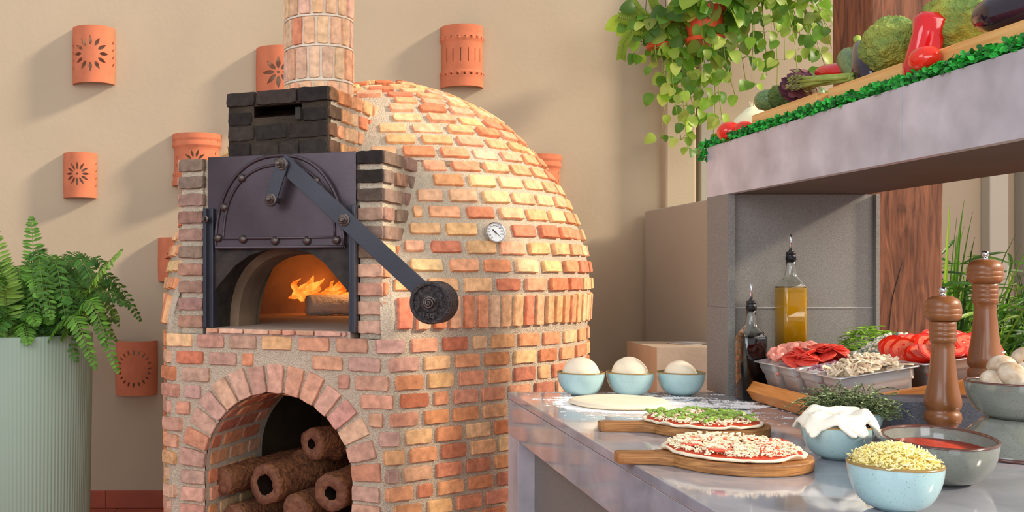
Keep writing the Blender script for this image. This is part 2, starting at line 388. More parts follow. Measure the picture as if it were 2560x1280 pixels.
def sconce(name, px, py, wpx, hpx, label, pattern, flare=0, yaw=0, ring=False):
    Y = WY; wd = wpx*Y/F; h = hpx*Y/F; r = wd/2*1.0; arc = PI*r
    holes = []; cx = arc/2
    if pattern == 'sun12':
        for k in range(12): holes.append(petal(cx, h*.50, k*PI/6, h*.15, h*.32, h*.032))
        for sx in (-1, 1):
            for k in range(4): holes.append(petal(cx+sx*arc*.37, h*(.3+.13*k), sx*.7, 0, h*.12, h*.02))
    elif pattern == 'daisy12':
        for k in range(12): holes.append(petal(cx, h*.52, k*PI/6, h*.09, h*.27, h*.027))
        holes.append(disc(cx, h*.52, h*.025))
        for k in range(4): holes.append(petal(cx+arc*.40, h*(.25+.16*k), .6, 0, h*.1, h*.02))
    elif pattern == 'daisy8':
        for k in range(8): holes.append(petal(cx, h*.50, k*PI/4, h*.06, h*.30, h*.042))
        holes.append(disc(cx, h*.5, h*.03))
        for k in range(6): holes.append(petal(cx-arc*.40, h*(.2+.1*k), 1.57, 0, h*.06, h*.012))
    elif pattern == 'ring20':
        for k in range(20): holes.append(petal(cx, h*.5, k*PI/10, h*.25, h*.35, h*.018))
    elif pattern == 'slots':
        for k in range(6):
            x = arc*(.2+.12*k); holes.append([Vector((x-h*.008, h*.4)), Vector((x+h*.008, h*.4)), Vector((x+h*.008, h*.62)), Vector((x-h*.008, h*.62))])
        for k in range(9): holes.append(disc(arc*(.1+.1*k), h*.8, h*.016)); holes.append(disc(arc*(.1+.1*k), h*.2, h*.016))
    elif pattern == 'flare':
        for k in range(10): holes.append(petal(cx, h*.45, k*PI/5, h*.08, h*.24, h*.026))
        for k in range(6): holes.append(disc(arc*(.14+.145*k), h*.86, h*.012))
        for sx in (-1, 1):
            for k in range(3): holes.append(petal(cx+sx*arc*.33, h*(.28+.15*k), 1.2*sx, 0, h*.11, h*.016))
    v, fs = sheet(arc, h, holes, 48, 22)
    def prof(z):
        u = z/h; k = 1.0
        if flare:
            for c0 in (.22, .78): k += .05*math.exp(-((u-c0)/.018)**2)+.03*math.exp(-((u-c0)/.05)**2)
            if u > .78 or u < .22: k += flare*.35
            if pattern == 'flare' and u < .9 and u > .12: k -= .04
            if pattern == 'flare' and u > .72: k += .02
        else:
            k += .02*math.sin(u*PI)
        return k
    cxw = (px-PX)*Y/F; zc = EYE+(PY-py)*Y/F
    mb = MB(); vs = []
    for q in v:
        a = PI-q.x/r; k = prof(q.y)
        vs.append((cxw-r*k*math.cos(PI-a) if False else cxw+r*k*math.cos(a), WY-.001-max(.0, r*.85*k*math.sin(a)), zc-h/2+q.y))
    mb.add(vs, fs)
    o = mb.build(name, M_['terracotta'], recalc=False)
    s = o.modifiers.new('thick', 'SOLIDIFY'); s.thickness = .009; s.offset = 0
    tag(o, label, 'wall lamp', 'terracotta wall lamps'); del o['group']
    return o
sconce('terracotta_sconce', 235, 143, 100, 140, 'terracotta half-round wall lamp with sunburst cut-outs, highest at the far left of the wall', 'sun12')
sconce('terracotta_sconce', 201, 440, 78, 112, 'small terracotta wall lamp with twelve-petal daisy cut-out, low left above the fern', 'daisy12')
sconce('terracotta_sconce', 697, 190, 108, 134, 'terracotta wall lamp with eight-petal flower, partly hidden behind the brick chimney', 'daisy8')
sconce('terracotta_sconce', 492, 402, 112, 128, 'terracotta wall lamp with flared ribbed rim, behind the left brick pier of the oven', 'flare', .12)
sconce('terracotta_sconce', 446, 649, 96, 108, 'terracotta wall lamp showing petal cut-outs beside the left edge of the oven dome', 'daisy12')
sconce('terracotta_sconce', 342, 918, 100, 134, 'terracotta wall lamp with ring of diamond cut-outs, lowest on the wall beside the planter', 'ring20')
sconce('terracotta_sconce', 1154, 146, 98, 152, 'terracotta wall lamp with vertical slots and dotted bands, above the oven dome', 'slots', .12)
sconce('terracotta_sconce', 1342, 452, 110, 124, 'terracotta wall lamp with flared rim peeking out behind the right side of the dome', 'flare', .12)

# ================================================================== OVEN
OC = Vector((.312, 4.35, 0)); aa = math.radians(25)
U = Vector((math.cos(aa), -math.sin(aa), 0)); N = Vector((-math.sin(aa), -math.cos(aa), 0)); Z = Vector((0, 0, 1))
def L(s, t, z): return OC+U*s+N*t+Z*z
def inv(px, py, t):
    m = (px-PX)/F; a = OC.x+N.x*t; b = OC.y+N.y*t
    s = (m*b-a)/(U.x-m*U.y); Y = b+U.y*s
    return s, EYE+(PY-py)*Y/F
oven = thing('pizza_oven', 'large brick dome pizza oven with chimney, burning fire and firewood niche', 'pizza oven', OC)
R0 = .885; HC = math.radians(23.27)
def rho0(p):
    p = abs(p)
    if p < HC: return 1/math.cos(p)
    c = 1/math.cos(HC); th = HC+math.acos(R0/c)
    if p < th: return R0/math.cos(th-p)
    return R0
def rho(p):
    p = abs((p+PI) % (2*PI)-PI); f0 = math.radians(22.0)
    if p <= f0: return rho0(p)
    w = min(math.radians(7), p-f0)
    return sum(rho0(p-w+2*w*k/8) for k in range(9))/9
DP = [(.885, 1.03), (.893, 1.10), (.896, 1.16), (.893, 1.25), (.875, 1.35), (.85, 1.43), (.805, 1.54), (.765, 1.61), (.70, 1.70), (.62, 1.79), (.53, 1.875), (.44, 1.935), (.34, 1.985), (.22, 2.03), (.10, 2.055), (0, 2.062)]
DL = [0]
for i in range(1, len(DP)): DL.append(DL[-1]+math.hypot(DP[i][0]-DP[i-1][0], DP[i][1]-DP[i-1][1]))
def dprof(v):
    v = max(0, min(DL[-1]-1e-6, v))
    for i in range(1, len(DL)):
        if v <= DL[i]:
            t = (v-DL[i-1])/(DL[i]-DL[i-1]); return DP[i-1][0]+(DP[i][0]-DP[i-1][0])*t, DP[i-1][1]+(DP[i][1]-DP[i-1][1])*t
    return DP[-1]
def dsurf(p, v):
    r, z = dprof(v); k = max(0, min(1, (1.52-z)/.49)); k = k*k*(3-2*k)
    r *= 1+k*(rho(p)/R0-1)
    return OC+(U*math.sin(p)+N*math.cos(p))*r+Z*z
def bsurf(p, z): return OC+(U*math.sin(p)+N*math.cos(p))*rho(p)+Z*z

PAL = [(214, 144, 104), (222, 152, 110), (208, 134, 96), (224, 162, 116), (228, 178, 128), (214, 148, 116), (198, 122, 90), (220, 168, 130), (190, 124, 98), (228, 184, 136)]
PAL_DOME = [(234, 168, 122), (228, 150, 108), (238, 186, 134), (238, 196, 142), (234, 176, 126), (220, 134, 98), (236, 188, 146), (230, 168, 130), (232, 176, 130), (216, 132, 98), (232, 160, 116)]
PAL_PALE = [(208, 162, 140), (202, 152, 130), (214, 160, 130), (196, 156, 138), (216, 170, 142), (206, 146, 118), (190, 150, 132)]
PAL_SOOT = [(54, 47, 43), (48, 42, 39), (62, 53, 48), (46, 41, 38)]
PAL_DULL = [(160, 126, 110), (142, 120, 104), (168, 128, 108), (134, 112, 98), (150, 118, 106)]  # duller greyish brown bricks for piers and hood side
def pick(pal):
    c = R.choice(pal); k = max(c)/220; j = R.uniform(-9, 9)*k
    return S(*[max(0, min(255, q+j+R.uniform(-4, 4)*k)) for q in c])
def brick(mb, P, ex, ez, w, h, d=.012, col=None, jit=.0011, c4=None, sink=.02):
    """brick face centred at P, protruding d along ex x ez outward. c4: optional 4 corners in (x,z)"""
    en = ex.cross(ez).normalized(); en = -en if en.dot(P-OC-Z*(P.z)) < 0 and c4 is None and False else en
    cs = c4 or [(-w/2, -h/2), (w/2, -h/2), (w/2, h/2), (-w/2, h/2)]
    ring = []
    for i in range(4):
        a = Vector(cs[i]); b = Vector(cs[(i+1) % 4]); n = 5 if (b-a).length > .07 else 3
        for k in range(n):
            q = a.lerp(b, k/n)
            if k == 0:
                c = sum((Vector(x) for x in cs), Vector((0, 0)))/4; q = q+(c-q).normalized()*R.uniform(.001, .0032)
            ring.append(q+Vector((R.uniform(-jit, jit), R.uniform(-jit, jit))))
    c = sum(ring, Vector((0, 0)))/len(ring); n = len(ring); vs = []
    tl = R.uniform(-.002, .002); tx = R.uniform(-.015, .015)
    for (ins, dd) in ((0, -sink), (0, d*.80), (.0022, d)):
        for q in ring:
            v = q+(c-q).normalized()*ins if ins else q
            vs.append(P+ex*v.x+ez*v.y+en*(dd+(tl+tx*v.x if dd > 0 else 0)))
    fs = [(j*n+k, j*n+(k+1) % n, (j+1)*n+(k+1) % n, (j+1)*n+k) for j in range(2) for k in range(n)]
    fs.append(tuple(2*n+k for k in range(n)))
    mb.add(vs, fs, 1, col or pick(PAL))
BM = [M_['mortar'], M_['brick']]
def grid(mb, fn, us, vs_, mi=0, closed=False, skip=None):
    nu = len(us); vv = [fn(u, v) for v in vs_ for u in us]; fs = []
    for j in range(len(vs_)-1):
        for i in range(nu-1+(1 if closed else 0)):
            i2 = (i+1) % nu
            if skip and skip(us[i], vs_[j]): continue
            fs.append((j*nu+i, j*nu+i2, (j+1)*nu+i2, (j+1)*nu+i))
    mb.add(vv, fs, mi)

# ---- base: curved wall round the back + flat front with arch
ARC_C, ARC_S, ARC_R = .018, .555, .280
F0 = math.radians(22.05)
mb = MB()
us = [F0+(2*PI-2*F0)*k/160 for k in range(161)]
zz = [0, .25, .5, .75, 1.03]
grid(mb, lambda u, v: bsurf(u, v), us, zz)
# cap ring on top of base (mortar bench between base outline and dome)
grid(mb, lambda u, v: OC+(U*math.sin(u)+N*math.cos(u))*(rho(u)*v)+Z*1.03, us, [.55, 1.0])
# flat front with arch hole
hole = []
for k in range(25):
    a = PI*k/24; hole.append((ARC_C+(ARC_R+.004)*math.cos(a), ARC_S+(ARC_R+.004)*math.sin(a)))
hole += [(ARC_C-ARC_R-.004, .30), (ARC_C+ARC_R+.004, .30)]
sw = .4052
v2, f2 = sheet(2*sw, 1.03, [[Vector((x+sw, z)) for x, z in hole]], 24, 26)
mb.add([L(q.x-sw, 1.0, q.y) for q in v2], f2)
# arc length table of base path
NP = 900; path = [(-PI+2*PI*k/NP) for k in range(NP+1)]
plen = [0]
for k in range(1, NP+1): plen.append(plen[-1]+(bsurf(path[k], 0)-bsurf(path[k-1], 0)).length)
import bisect
def phi_at(l):
    l = max(0, min(plen[-1]-1e-6, l)); i = bisect.bisect_right(plen, l)-1; i = min(i, NP-1)
    return path[i]+(path[i+1]-path[i])*(l-plen[i])/(plen[i+1]-plen[i]+1e-12)
mid = plen[NP//2]
def place_on_base(l0, l1, z, h, pal, d=.011):
    p = phi_at((l0+l1)/2); A = bsurf(phi_at(l0), z); B = bsurf(phi_at(l1), z); P = bsurf(p, z)
    ex = (B-A).normalized(); Pm = (A+B)/2; ez = Z
    if (Pm-P).length > .002: Pm = Pm.lerp(P, .7)
    en = ex.cross(ez)
    if en.dot(P-OC) < 0: ex = -ex
    brick(mb, Pm, ex, ez, (B-A).length, h, d, pick(pal))
rows = [1.008-.0607*k for k in range(17)]
for ri, z in enumerate(rows):
    h = R.uniform(.043, .048); l = mid-1.75+(ri % 2)*.07+R.uniform(-.015, .015)
    while l < mid+1.95:
        wdt = R.choice([.108, .112, .105, .115, .11, .06 if R.random() < .25 else .11]); l1 = l+wdt
        # arch exclusion in s coordinates
        zt = z+h/2; zb = z-h/2; ex_w = 0
        ro = .392
        zq = zb+h*.3
        if zq < ARC_S: ex_w = ro
        elif zq-ARC_S < ro: ex_w = math.sqrt(max(0, ro*ro-(zq-ARC_S)**2))
        a0 = mid+ARC_C-ex_w-.008; a1 = mid+ARC_C+ex_w+.008
        segs = [(l, l1)]
        if ex_w > 0 and l1 > a0 and l < a1:
            segs = []
            if l < a0-.025: segs.append((l, a0))
            if l1 > a1+.025: segs.append((a1, l1))
        for (x0, x1) in segs:
            m = (x0+x1)/2-mid
            pal = PAL_PALE if abs(m) < .5 and (z > .55 or m < 0) and R.random() < .75 else PAL
            place_on_base(x0, x1, z, h, pal)
        l = l1+R.uniform(.022, .03)
# voussoirs
nvs = 15
for k in range(nvs):
    a0 = PI*(k+.07)/nvs; a1 = PI*(k+.93)/nvs; am = (a0+a1)/2
    ri_, ro_ = ARC_R+.002, .383+R.uniform(-.006, .004)
    P = L(ARC_C, 1.0, ARC_S)
    c4 = [(ri_*math.cos(a1), ri_*math.sin(a1)), (ri_*math.cos(a0), ri_*math.sin(a0)), (ro_*math.cos(a0+.01), ro_*math.sin(a0+.01)), (ro_*math.cos(a1-.01), ro_*math.sin(a1-.01))]
    c4 = [c4[0], c4[1], c4[2], c4[3]]
    # order so polygon is counter-clockwise in (U, Z) seen from N side
    brick(mb, P, U, Z, 0, 0, .014, pick(PAL_PALE), c4=c4, sink=.10)
for k in range(9):
    z = ARC_S-.034-.0607*k
    for sx in (-1, 1):
        wd = .098+R.uniform(-.005, .006); s0 = ARC_C+sx*(ARC_R+.002+wd/2)
        brick(mb, L(s0, 1.0, z), U, Z, wd, .047, .014, pick(PAL_PALE), sink=.10)
# front ledge row of thin bricks under the hearth
s = -.255
while s < .27:
    wd = min(R.choice([.05, .1, .07, .085]), .285-s)
    brick(mb, L(s+wd/2, 1.012, 1.0455), U, Z, wd-.006, .016, .004, pick(PAL_PALE), sink=.05); s += wd
base = mb.build('brick_base', BM, oven)

# ---- firewood niche lining
mb = MB()
def archpt(w, t, off=0):
    # w: 0..1 along arch path from left bottom, over crown to right bottom
    hgt = ARC_S-.30; r = ARC_R+off; tot = 2*hgt+PI*r; q = w*tot
    if q < hgt: s, z = ARC_C-r, .30+q; nrm = (1, 0)
    elif q > tot-hgt: s, z = ARC_C+r, .30+(tot-q); nrm = (-1, 0)
    else:
        a = PI-(q-hgt)/r; s, z = ARC_C+r*math.cos(a), ARC_S+r*math.sin(a); nrm = (-math.cos(a), -math.sin(a))
    return s, z, nrm
ws = [k/48 for k in range(49)]
grid(mb, lambda u, v: L(archpt(u, v)[0], v, archpt(u, v)[1]), ws, [1.0, .8, .57])
# bricks of the lining
hgt = ARC_S-.30; tot = 2*hgt+PI*ARC_R; npr = int(tot/.0607)
for k in range(npr):
    wq = (k+.5)/npr; s, z, nr = archpt(wq, 0); nrm = U*nr[0]+Z*nr[1]
    ex = N; ez = nrm.cross(N)
    if ex.cross(ez).dot(nrm) < 0: ez = -ez
    t = .985-(.07 if k % 2 else .0)
    if k % 2: brick(mb, L(s, .955, z), ex, ez, .06, .045, .006, pick(PAL)); t = .91
    while t > .62:
        wd = min(.145, t-.59); brick(mb, L(s, t-wd/2, z), ex, ez, wd-.02, .045, .006, pick(PAL)); t -= wd
mb.build('niche_lining', BM, oven)
mb = MB()   # chamber behind: floor, back and side walls, ceiling, front return
def quad(a, b, c, d, mi=0): mb.add([a, b, c, d], [(0, 1, 2, 3)], mi)
s0, s1, t0, t1, z0, z1 = -.46, .50, -.45, .57, .30, .90
quad(L(s0, t0, z0), L(s1, t0, z0), L(s1, t0, z1), L(s0, t0, z1))
quad(L(s0, t0, z0), L(s0, t1, z0), L(s0, t1, z1), L(s0, t0, z1))
quad(L(s1, t0, z0), L(s1, t1, z0), L(s1, t1, z1), L(s1, t0, z1))
quad(L(s0, t0, z1), L(s1, t0, z1), L(s1, t1, z1), L(s0, t1, z1))
quad(L(s0, t0, z0), L(s1, t0, z0), L(s1, 1.0, z0), L(s0, 1.0, z0))
v2, f2 = sheet(s1-s0, z1-z0, [[Vector((x-s0, z-z0+(.002 if z <= .3 else 0))) for x, z in hole]], 16, 10)
mb.add([L(q.x+s0, t1, q.y+z0) for q in v2], f2)
mb.build('niche_chamber', M_['inside_dark'], oven, recalc=False)

# ---- dome
mb = MB()
vs_ = [DL[-1]*k/46 for k in range(47)]
def uu(k, v):
    r, z = dprof(v)
    f = math.asin(min(.99, .33/max(r, .34))) if z < 1.64 else 0
    return f+(2*PI-2*f)*k
grid(mb, lambda u, v: dsurf(uu(u, v), v), [k/150 for k in range(151)], vs_)
def blocked(P, z, top=False):
    d = P-OC; s = d.dot(U); t = d.dot(N)
    if t > 0 and z < 1.675 and -.41 < s < .418: return True
    if t > .38 and z < 1.92 and -.235 < s < .235: return True
    return False
GA = None
def dome_row(v, h, wd, gap, pal, off, d=.013, soldier=False):
    r, z = dprof(v)
    p = -PI+off; end = PI+off
    n = max(4, int(round(2*PI*r/(wd+gap)))); st = 2*PI/n
    for k in range(n):
        p = off+k*st; q = (p+PI) % (2*PI)-PI
        if abs(q) > math.radians(165) and r > .4: continue
        P = dsurf(p, v)
        e = .5*wd/max(r, .05)
        A = dsurf(p-e, v); B = dsurf(p+e, v)
        if blocked(P, z) or blocked(A, z) or blocked(B, z):
            # try a half brick
            done = False
            for q_ in range(1, 12):
                for (a, b) in ((p-e+2*e*q_/14, p+e), (p-e, p+e-2*e*q_/14)):
                    A = dsurf(a, v); B = dsurf(b, v); P = dsurf((a+b)/2, v)
                    if not (blocked(P, z) or blocked(A, z) or blocked(B, z)):
                        done = True; break
                if done: break
            if not done or (B-A).length < .028: continue
        if (P-GP).length < .052: continue
        ex = (B-A).normalized(); ez = (dsurf(p, v+.01)-dsurf(p, v-.01)).normalized()
        en = ex.cross(ez)
        if en.dot(P-OC-Z*1.2) < 0: ex = -ex
        brick(mb, (A+B)/2*.4+P*.6, ex, ez, (B-A).length*R.uniform(.94, 1.04), h*R.uniform(.92, 1.05), d*R.uniform(.7, 1.25), pick(pal), jit=.0013)
# gauge position
def find_gauge():
    best = None
    for i in range(400):
        p = .2+i*.003
        for j in range(60):
            v = .2+j*.01; P = dsurf(p, v); x = PX+F*P.x/P.y; y = PY-F*(P.z-EYE)/P.y
            e = (x-1230)**2+(y-588)**2
            if best is None or e < best[0]: best = (e, p, v)
    return best
_, gp, gv = find_gauge(); GP = dsurf(gp, gv)
dome_row(.085, .108, .040, .017, PAL_DOME, .01)
v = .178; k = 0
while v < DL[-1]-.05:
    r, z = dprof(v)
    hh = .045; wd = .112 if r > .5 else (.10 if r > .3 else .075)
    dome_row(v, hh, wd, .026, PAL_DOME, (k % 2)*.08+R.uniform(-.01, .01))
    v += .0655; k += 1
mb.build('brick_dome', BM, oven)

# ---- piers (jambs) either side of the door
def cell(mb, s0, s1, t0, t1, z0, z1, mi=0, col=(1, 1, 1, 1)):
    P = [L(s0, t1, z0), L(s1, t1, z0), L(s1, t0, z0), L(s0, t0, z0)]
    mb.hexa(P+[p+Z*(z1-z0) for p in P], mi, col)
def corner_course(mb, s0, s1, tf, tb, z, h, pal, side, d=.011, pal2=None):
    """front brick + bricks along visible side (side=+1 right / -1 left)"""
    brick(mb, L((s0+s1)/2, tf, z), U, Z, s1-s0+.008, h, d, pick(pal), jit=.0015)
    t = tf+.006; sx = s1 if side > 0 else s0; first = True
    while t > tb+.04:
        wd = min([.20, .10][int(round(z*16)) % 2] if first else .13, t-tb)
        if wd < .035: break
        if side > 0: brick(mb, L(sx, t-wd/2, z), -N, Z, wd-(.004 if first else .016), h, d, pick(pal2 or pal), jit=.0015)
        else: brick(mb, L(sx, t-wd/2, z), N, Z, wd-(.004 if first else .016), h, d, pick(pal2 or pal), jit=.0015)
        t -= wd+.012; first = False
for nm, s0, s1, side in (('left_pier', -.383, -.290, -1), ('right_pier', .312, .397, 1)):
    mb = MB(); ztop = 1.66 if side < 0 else 1.655
    cell(mb, s0+.004, s1-.002, .66, .972, 1.03, ztop-.012)
    for k in range(10):
        z = ztop-.023-.0625*k
        if side > 0: pal = PAL_SOOT if k < 2 else (PAL_DULL if k < 6 else PAL_PALE); pal2 = PAL_DULL if k < 5 else PAL
        else: pal = PAL_DULL; pal2 = PAL_PALE
        if k == 2 and side > 0: pal = [(92, 80, 70)]
        corner_course(mb, s0, s1, .975, .55, z, .043, pal, side, pal2=pal2)
    mb.build('brick_pier', BM, oven)
# lintel / masonry behind door plate
mb = MB(); cell(mb, -.30, .32, .50, .958, 1.36, 1.655)
mb.build('lintel', M_['mortar'], oven)
# mortar fillets joining the piers to the dome
for side in (-1, 1):
    mb = MB()
    s_in = .397 if side > 0 else -.383
    rowsF = []
    for k in range(26):
        z = 1.03+.62*k/25
        # find v for z
        vv = 0
        while dprof(vv)[1] < z and vv < DL[-1]: vv += .004
        best = None
        for q in range(60):
            p = side*(.30+.012*q); P = dsurf(p, vv); s = (P-OC).dot(U)
            if side*s >= side*s_in+.045 if side > 0 else s <= s_in-.045: best = P; break
        if best is None: best = P
        tt = (best-OC).dot(N)
        rowsF.append([L(s_in-side*.01, min(.97, tt+.10), z), L(s_in+side*.004, min(.965, tt+.055), z), L(s_in+side*.016, tt+.014, z), best-N*.004+U*side*.0])
    vv = [p for r_ in rowsF for p in r_]
    mb.add(vv, [(j*4+i, j*4+i+1, (j+1)*4+i+1, (j+1)*4+i) for j in range(25) for i in range(3)])
    mb.build('mortar_fillet', M_['mortar'], oven, smooth=True, recalc=False)

# ---- smoke hood
mb = MB(); hz0, hz1, hf, hb = 1.655, 1.885, .945, .42
sl0, _ = inv(636, 280, hf); sl1, _ = inv(756, 280, hf); _, slz1 = inv(700, 262, hf); _, slz0 = inv(700, 291, hf)
cell(mb, -.197, .187, hb, hf-.10, hz0, hz1-.004)
cell(mb, -.197, sl0, hf-.10, hf, hz0, hz1-.004); cell(mb, sl1, .187, hf-.10, hf, hz0, hz1-.004)
cell(mb, sl0, sl1, hf-.10, hf, hz0, slz0); cell(mb, sl0, sl1, hf-.10, hf, slz1, hz1-.004)
for (a, b, c_, d) in ((-.199, sl0, hz0+.003, hz1-.002), (sl1, .189, hz0+.003, hz1-.002), (sl0, sl1, hz0+.003, slz0), (sl0, sl1, slz1, hz1-.002)): cell(mb, a, b, hf-.02, hf+.0035, c_, d, 2)
for k in range(4):
    z = hz1-.022-.0605*k; h = .050
    front = [(-.2, -.095, 0), (-.09, .035, 0), (.04, .19, 0)] if k % 2 == 0 else [(-.2, -.11, 0), (-.105, .0, 0), (.005, .08, 0), (.085, .19, 0)]
    if k == 0: front = [(-.205, -.09, 0), (-.085, .075, 0), (.08, .195, 0)]
    if k == 1: front = [(-.2, sl0-.006, 0), (sl1+.006, .19, 0)]; 
    for (a, b, _) in front: brick(mb, L((a+b)/2, hf, z-(.008 if k == 1 else 0)), U, Z, b-a-.004, h if k != 1 else .044, .010 if k else .016, pick(PAL_SOOT), jit=.002)
    t = hf+.006; first = True
    while t > hb+.06:
        wd = R.choice([.12, .10, .07]); wd = min(wd, t-hb)
        brick(mb, L(.187, t-wd/2, z), -N, Z, wd-(.008 if first else .022), .044, .010, pick([(120, 88, 66), (96, 74, 60)] if first else PAL_DOME), jit=.003)
        brick(mb, L(-.197, t-wd/2, z), N, Z, wd-.018, .044, .008, pick(PAL_DULL)); t -= wd; first = False
mb.build('smoke_hood', [M_['mortar'], M_['brick'], M_['soot_mortar']], oven)
# sooty back inside the slot + damper handle
mb = MB(); a, za = inv(738, 268, hf+.02); b, zb = inv(751, 298, hf+.02)
cell(mb, a, b, hf-.05, hf+.022, zb, za)
mb.build('damper_handle', M_['soot'], oven, bevel=.002)
mb = MB(); cell(mb, sl0+.002, sl1-.002, hf-.098, hf-.09, slz0+.001, slz1-.001); cell(mb, sl0+.002, sl1-.002, hf-.09, hf+.004, slz0+.0, slz0+.004)
cell(mb, sl0+.0005, sl0+.003, hf-.099, hf+.001, slz0, slz1); cell(mb, sl1-.003, sl1-.0005, hf-.099, hf+.001, slz0, slz1); cell(mb, sl0, sl1, hf-.099, hf+.001, slz1-.003, slz1-.0005)
mb.build('smoke_slot', M_['hollow_black'], oven)

# ---- chimney: rings of upright bricks
mb = MB(); cc = L(.02, .65, 0); cr_ = .126
mb.lathe([(cr_-.004, 1.86), (cr_-.004, 2.75)], cc, 48, 0)
bounds = [1.845, 1.952, 2.077, 2.186, 2.315, 2.44, 2.56, 2.68]
for k in range(len(bounds)-1):
    z0, z1 = bounds[k]+.006, bounds[k+1]-.006; n = 16
    for i in range(n):
        th = 2*PI*(i+.5*(k % 2)+.13*k)/n
        d = Vector((math.cos(th), math.sin(th), 0)); ex = Vector((-math.sin(th), math.cos(th), 0))
        brick(mb, cc+d*(cr_-.002)+Z*(z0+z1)/2, ex, Z, .0385, z1-z0, .006, pick([(222, 178, 142), (216, 162, 126), (228, 186, 146), (210, 138, 104), (218, 176, 148), (224, 170, 130)]), jit=.0012)
    mb.lathe([(cr_-.003, bounds[k]-.004), (cr_+.004, bounds[k]-.003), (cr_+.004, bounds[k]+.003), (cr_-.003, bounds[k]+.004)], cc, 48, 0, caps=False)
mb.build('chimney', [M_['white_mortar'], M_['brick']], oven)

# ---- door plate, arched door, mask, guides, lever
def shape(name, pts, t0, t1, m, parent, holes=None, bevel=.0015, smooth=False):
    """prism of outline pts (s,z) between depths t0 < t1 of the oven face"""
    mb = MB()
    if not holes:
        n = len(pts); vs = [L(s, t1, z) for s, z in pts]+[L(s, t0, z) for s, z in pts]
        mb.add(vs, [tuple(range(n)), tuple(range(2*n-1, n-1, -1))]+[(i, (i+1) % n, n+(i+1) % n, n+i) for i in range(n)])
    return mb.build(name, m, parent, bevel=bevel, smooth=smooth)
pf = .985
TL, TR, BR_, BL = inv(517, 389, pf), inv(888, 386, pf), inv(888, 640, pf), inv(517, 622, pf)
plate = shape('door_plate', [(TL[0], 1.662), (TR[0], 1.655), (BR_[0], 1.342), (BL[0], 1.342)], pf-.02, pf-.006, M_['door_steel'], oven)
# arched mask below the door, with opening
mk = [inv(x, y, pf-.006) for x, y in [(522, 775), (526, 745), (550, 710), (587, 665), (625, 638), (660, 627), (700, 622), (740, 624), (775, 631), (812, 657), (838, 688), (872, 730), (876, 750)]]
zb = 1.055
mb = MB()
topz = 1.345; n = len(mk)
for t in (pf-.004, pf-.014):
    pass
vsA = [L(s, pf-.002, z) for s, z in mk]+[L(s, pf-.002, topz) for s, z in mk]
vsB = [L(s, pf-.014, z) for s, z in mk]+[L(s, pf-.014, topz) for s, z in mk]
fs = [(i, i+1, n+i+1, n+i) for i in range(n-1)]; q = 2*n
fs += [(q+i+1, q+i, q+n+i, q+n+i+1) for i in range(n-1)]+[(i, q+i, q+i+1, i+1) for i in range(n-1)]
mb.add(vsA+vsB, fs)
mb.build('arch_mask', M_['soot'], oven)
# door itself: half-round plate with raised double rim and studs
DT = pf+.004
dl, dr = inv(536, 611, DT+.01), inv(861, 627, DT+.01)
dzb = 1.333; dcx = (dl[0]+dr[0])/2; dhw = (dr[0]-dl[0])/2; dh = 1.656-dzb
def darch(k, ins=0, n=40):
    a = PI*k/n; ca, sa = math.cos(a), math.sin(a)
    e = .88
    return (dcx+(dhw-ins)*math.copysign(abs(ca)**e, ca), dzb+ins+(dh-2*ins)*abs(sa)**e)
out = [darch(k) for k in range(41)]
door = shape('arched_door', out, pf-.006, DT+.006, M_['door_steel'], oven)
for ins, rr in ((.004, .006), (.036, .005)):
    mb = MB()
    ring = [L(*((s, DT+.008, z))) for s, z in [darch(k, ins) for k in range(41)]]
    mb.tube(ring+[ring[0]], rr, 6, 0); mb.build('raised_rim', M_['door_steel'], door, smooth=True)
for (x, y) in [(545, 595), (607, 598), (687, 602), (767, 602), (841, 600), (560, 518), (604, 445), (695, 404), (790, 452)]:
    s, z = inv(x, y, DT+.01); mb = MB()
    if (x, y) == (790, 452): s -= .0
    Mx = Matrix((U, Z, N)).transposed()
    mb.lathe([(.015, -.004), (.015, .003), (.013, .009), (.008, .0125), (.0001, .0135)], L(s, DT+.008, z), 16, 0, M=Mx)
    mb.build('stud', M_['bolt_steel'], door, smooth=True)
# guides (upright channels)
for (x0, x1, y0, y1) in ((507, 526, 521, 820), (866, 887, 512, 833)):
    s0, za = inv(x0, y0, pf+.03); s1, zb_ = inv(x1, y1, pf+.03)
    mb = MB(); cell(mb, s0, s1, pf-.03, pf+.012, zb_, za); cell(mb, s0+(0 if x0 < 600 else .018), s1-(.018 if x0 < 600 else 0), pf+.010, pf+.03, zb_, za)
    mb.build('door_guide', M_['arm_steel'], oven, bevel=.002)
s, z = inv(517, 548, pf+.03); mb = MB(); mb.lathe([(.013, 0), (.013, .012), (.007, .014), (.007, .026)], L(s, pf+.03, z), 6, 0, M=Matrix((U, Z, N)).transposed()); mb.build('guide_bolt', M_['bolt_steel'], oven)
AT = 1.045
def bar(name, a, b, wd, t, th, m, e0=0, e1=0, rnd=True):
    (s0, z0), (s1, z1) = inv(*a, t), inv(*b, t); d = Vector((s1-s0, z1-z0)).normalized(); q = Vector((-d.y, d.x))*wd/2
    A = Vector((s0, z0))-d*e0; B = Vector((s1, z1))+d*e1
    c = [A-q, B-q, B+q, A+q]
    if rnd:
        c = []
        for k in range(7): a_ = PI/2+PI*k/6; c.append(A+d*math.cos(a_)*wd/2*.7+Vector((-d.y, d.x))*math.sin(a_)*wd/2)
        for k in range(7): a_ = -PI/2+PI*k/6; c.append(B+d*math.cos(a_)*wd/2*.7+Vector((-d.y, d.x))*math.sin(a_)*wd/2)
    return shape(name, [(p.x, p.y) for p in c], t-th, t, m, oven, bevel=.0012)
arm = bar('lever_arm', (706, 406), (1082, 752), .058, AT, .010, M_['arm_steel'], .010, 0, rnd=False)
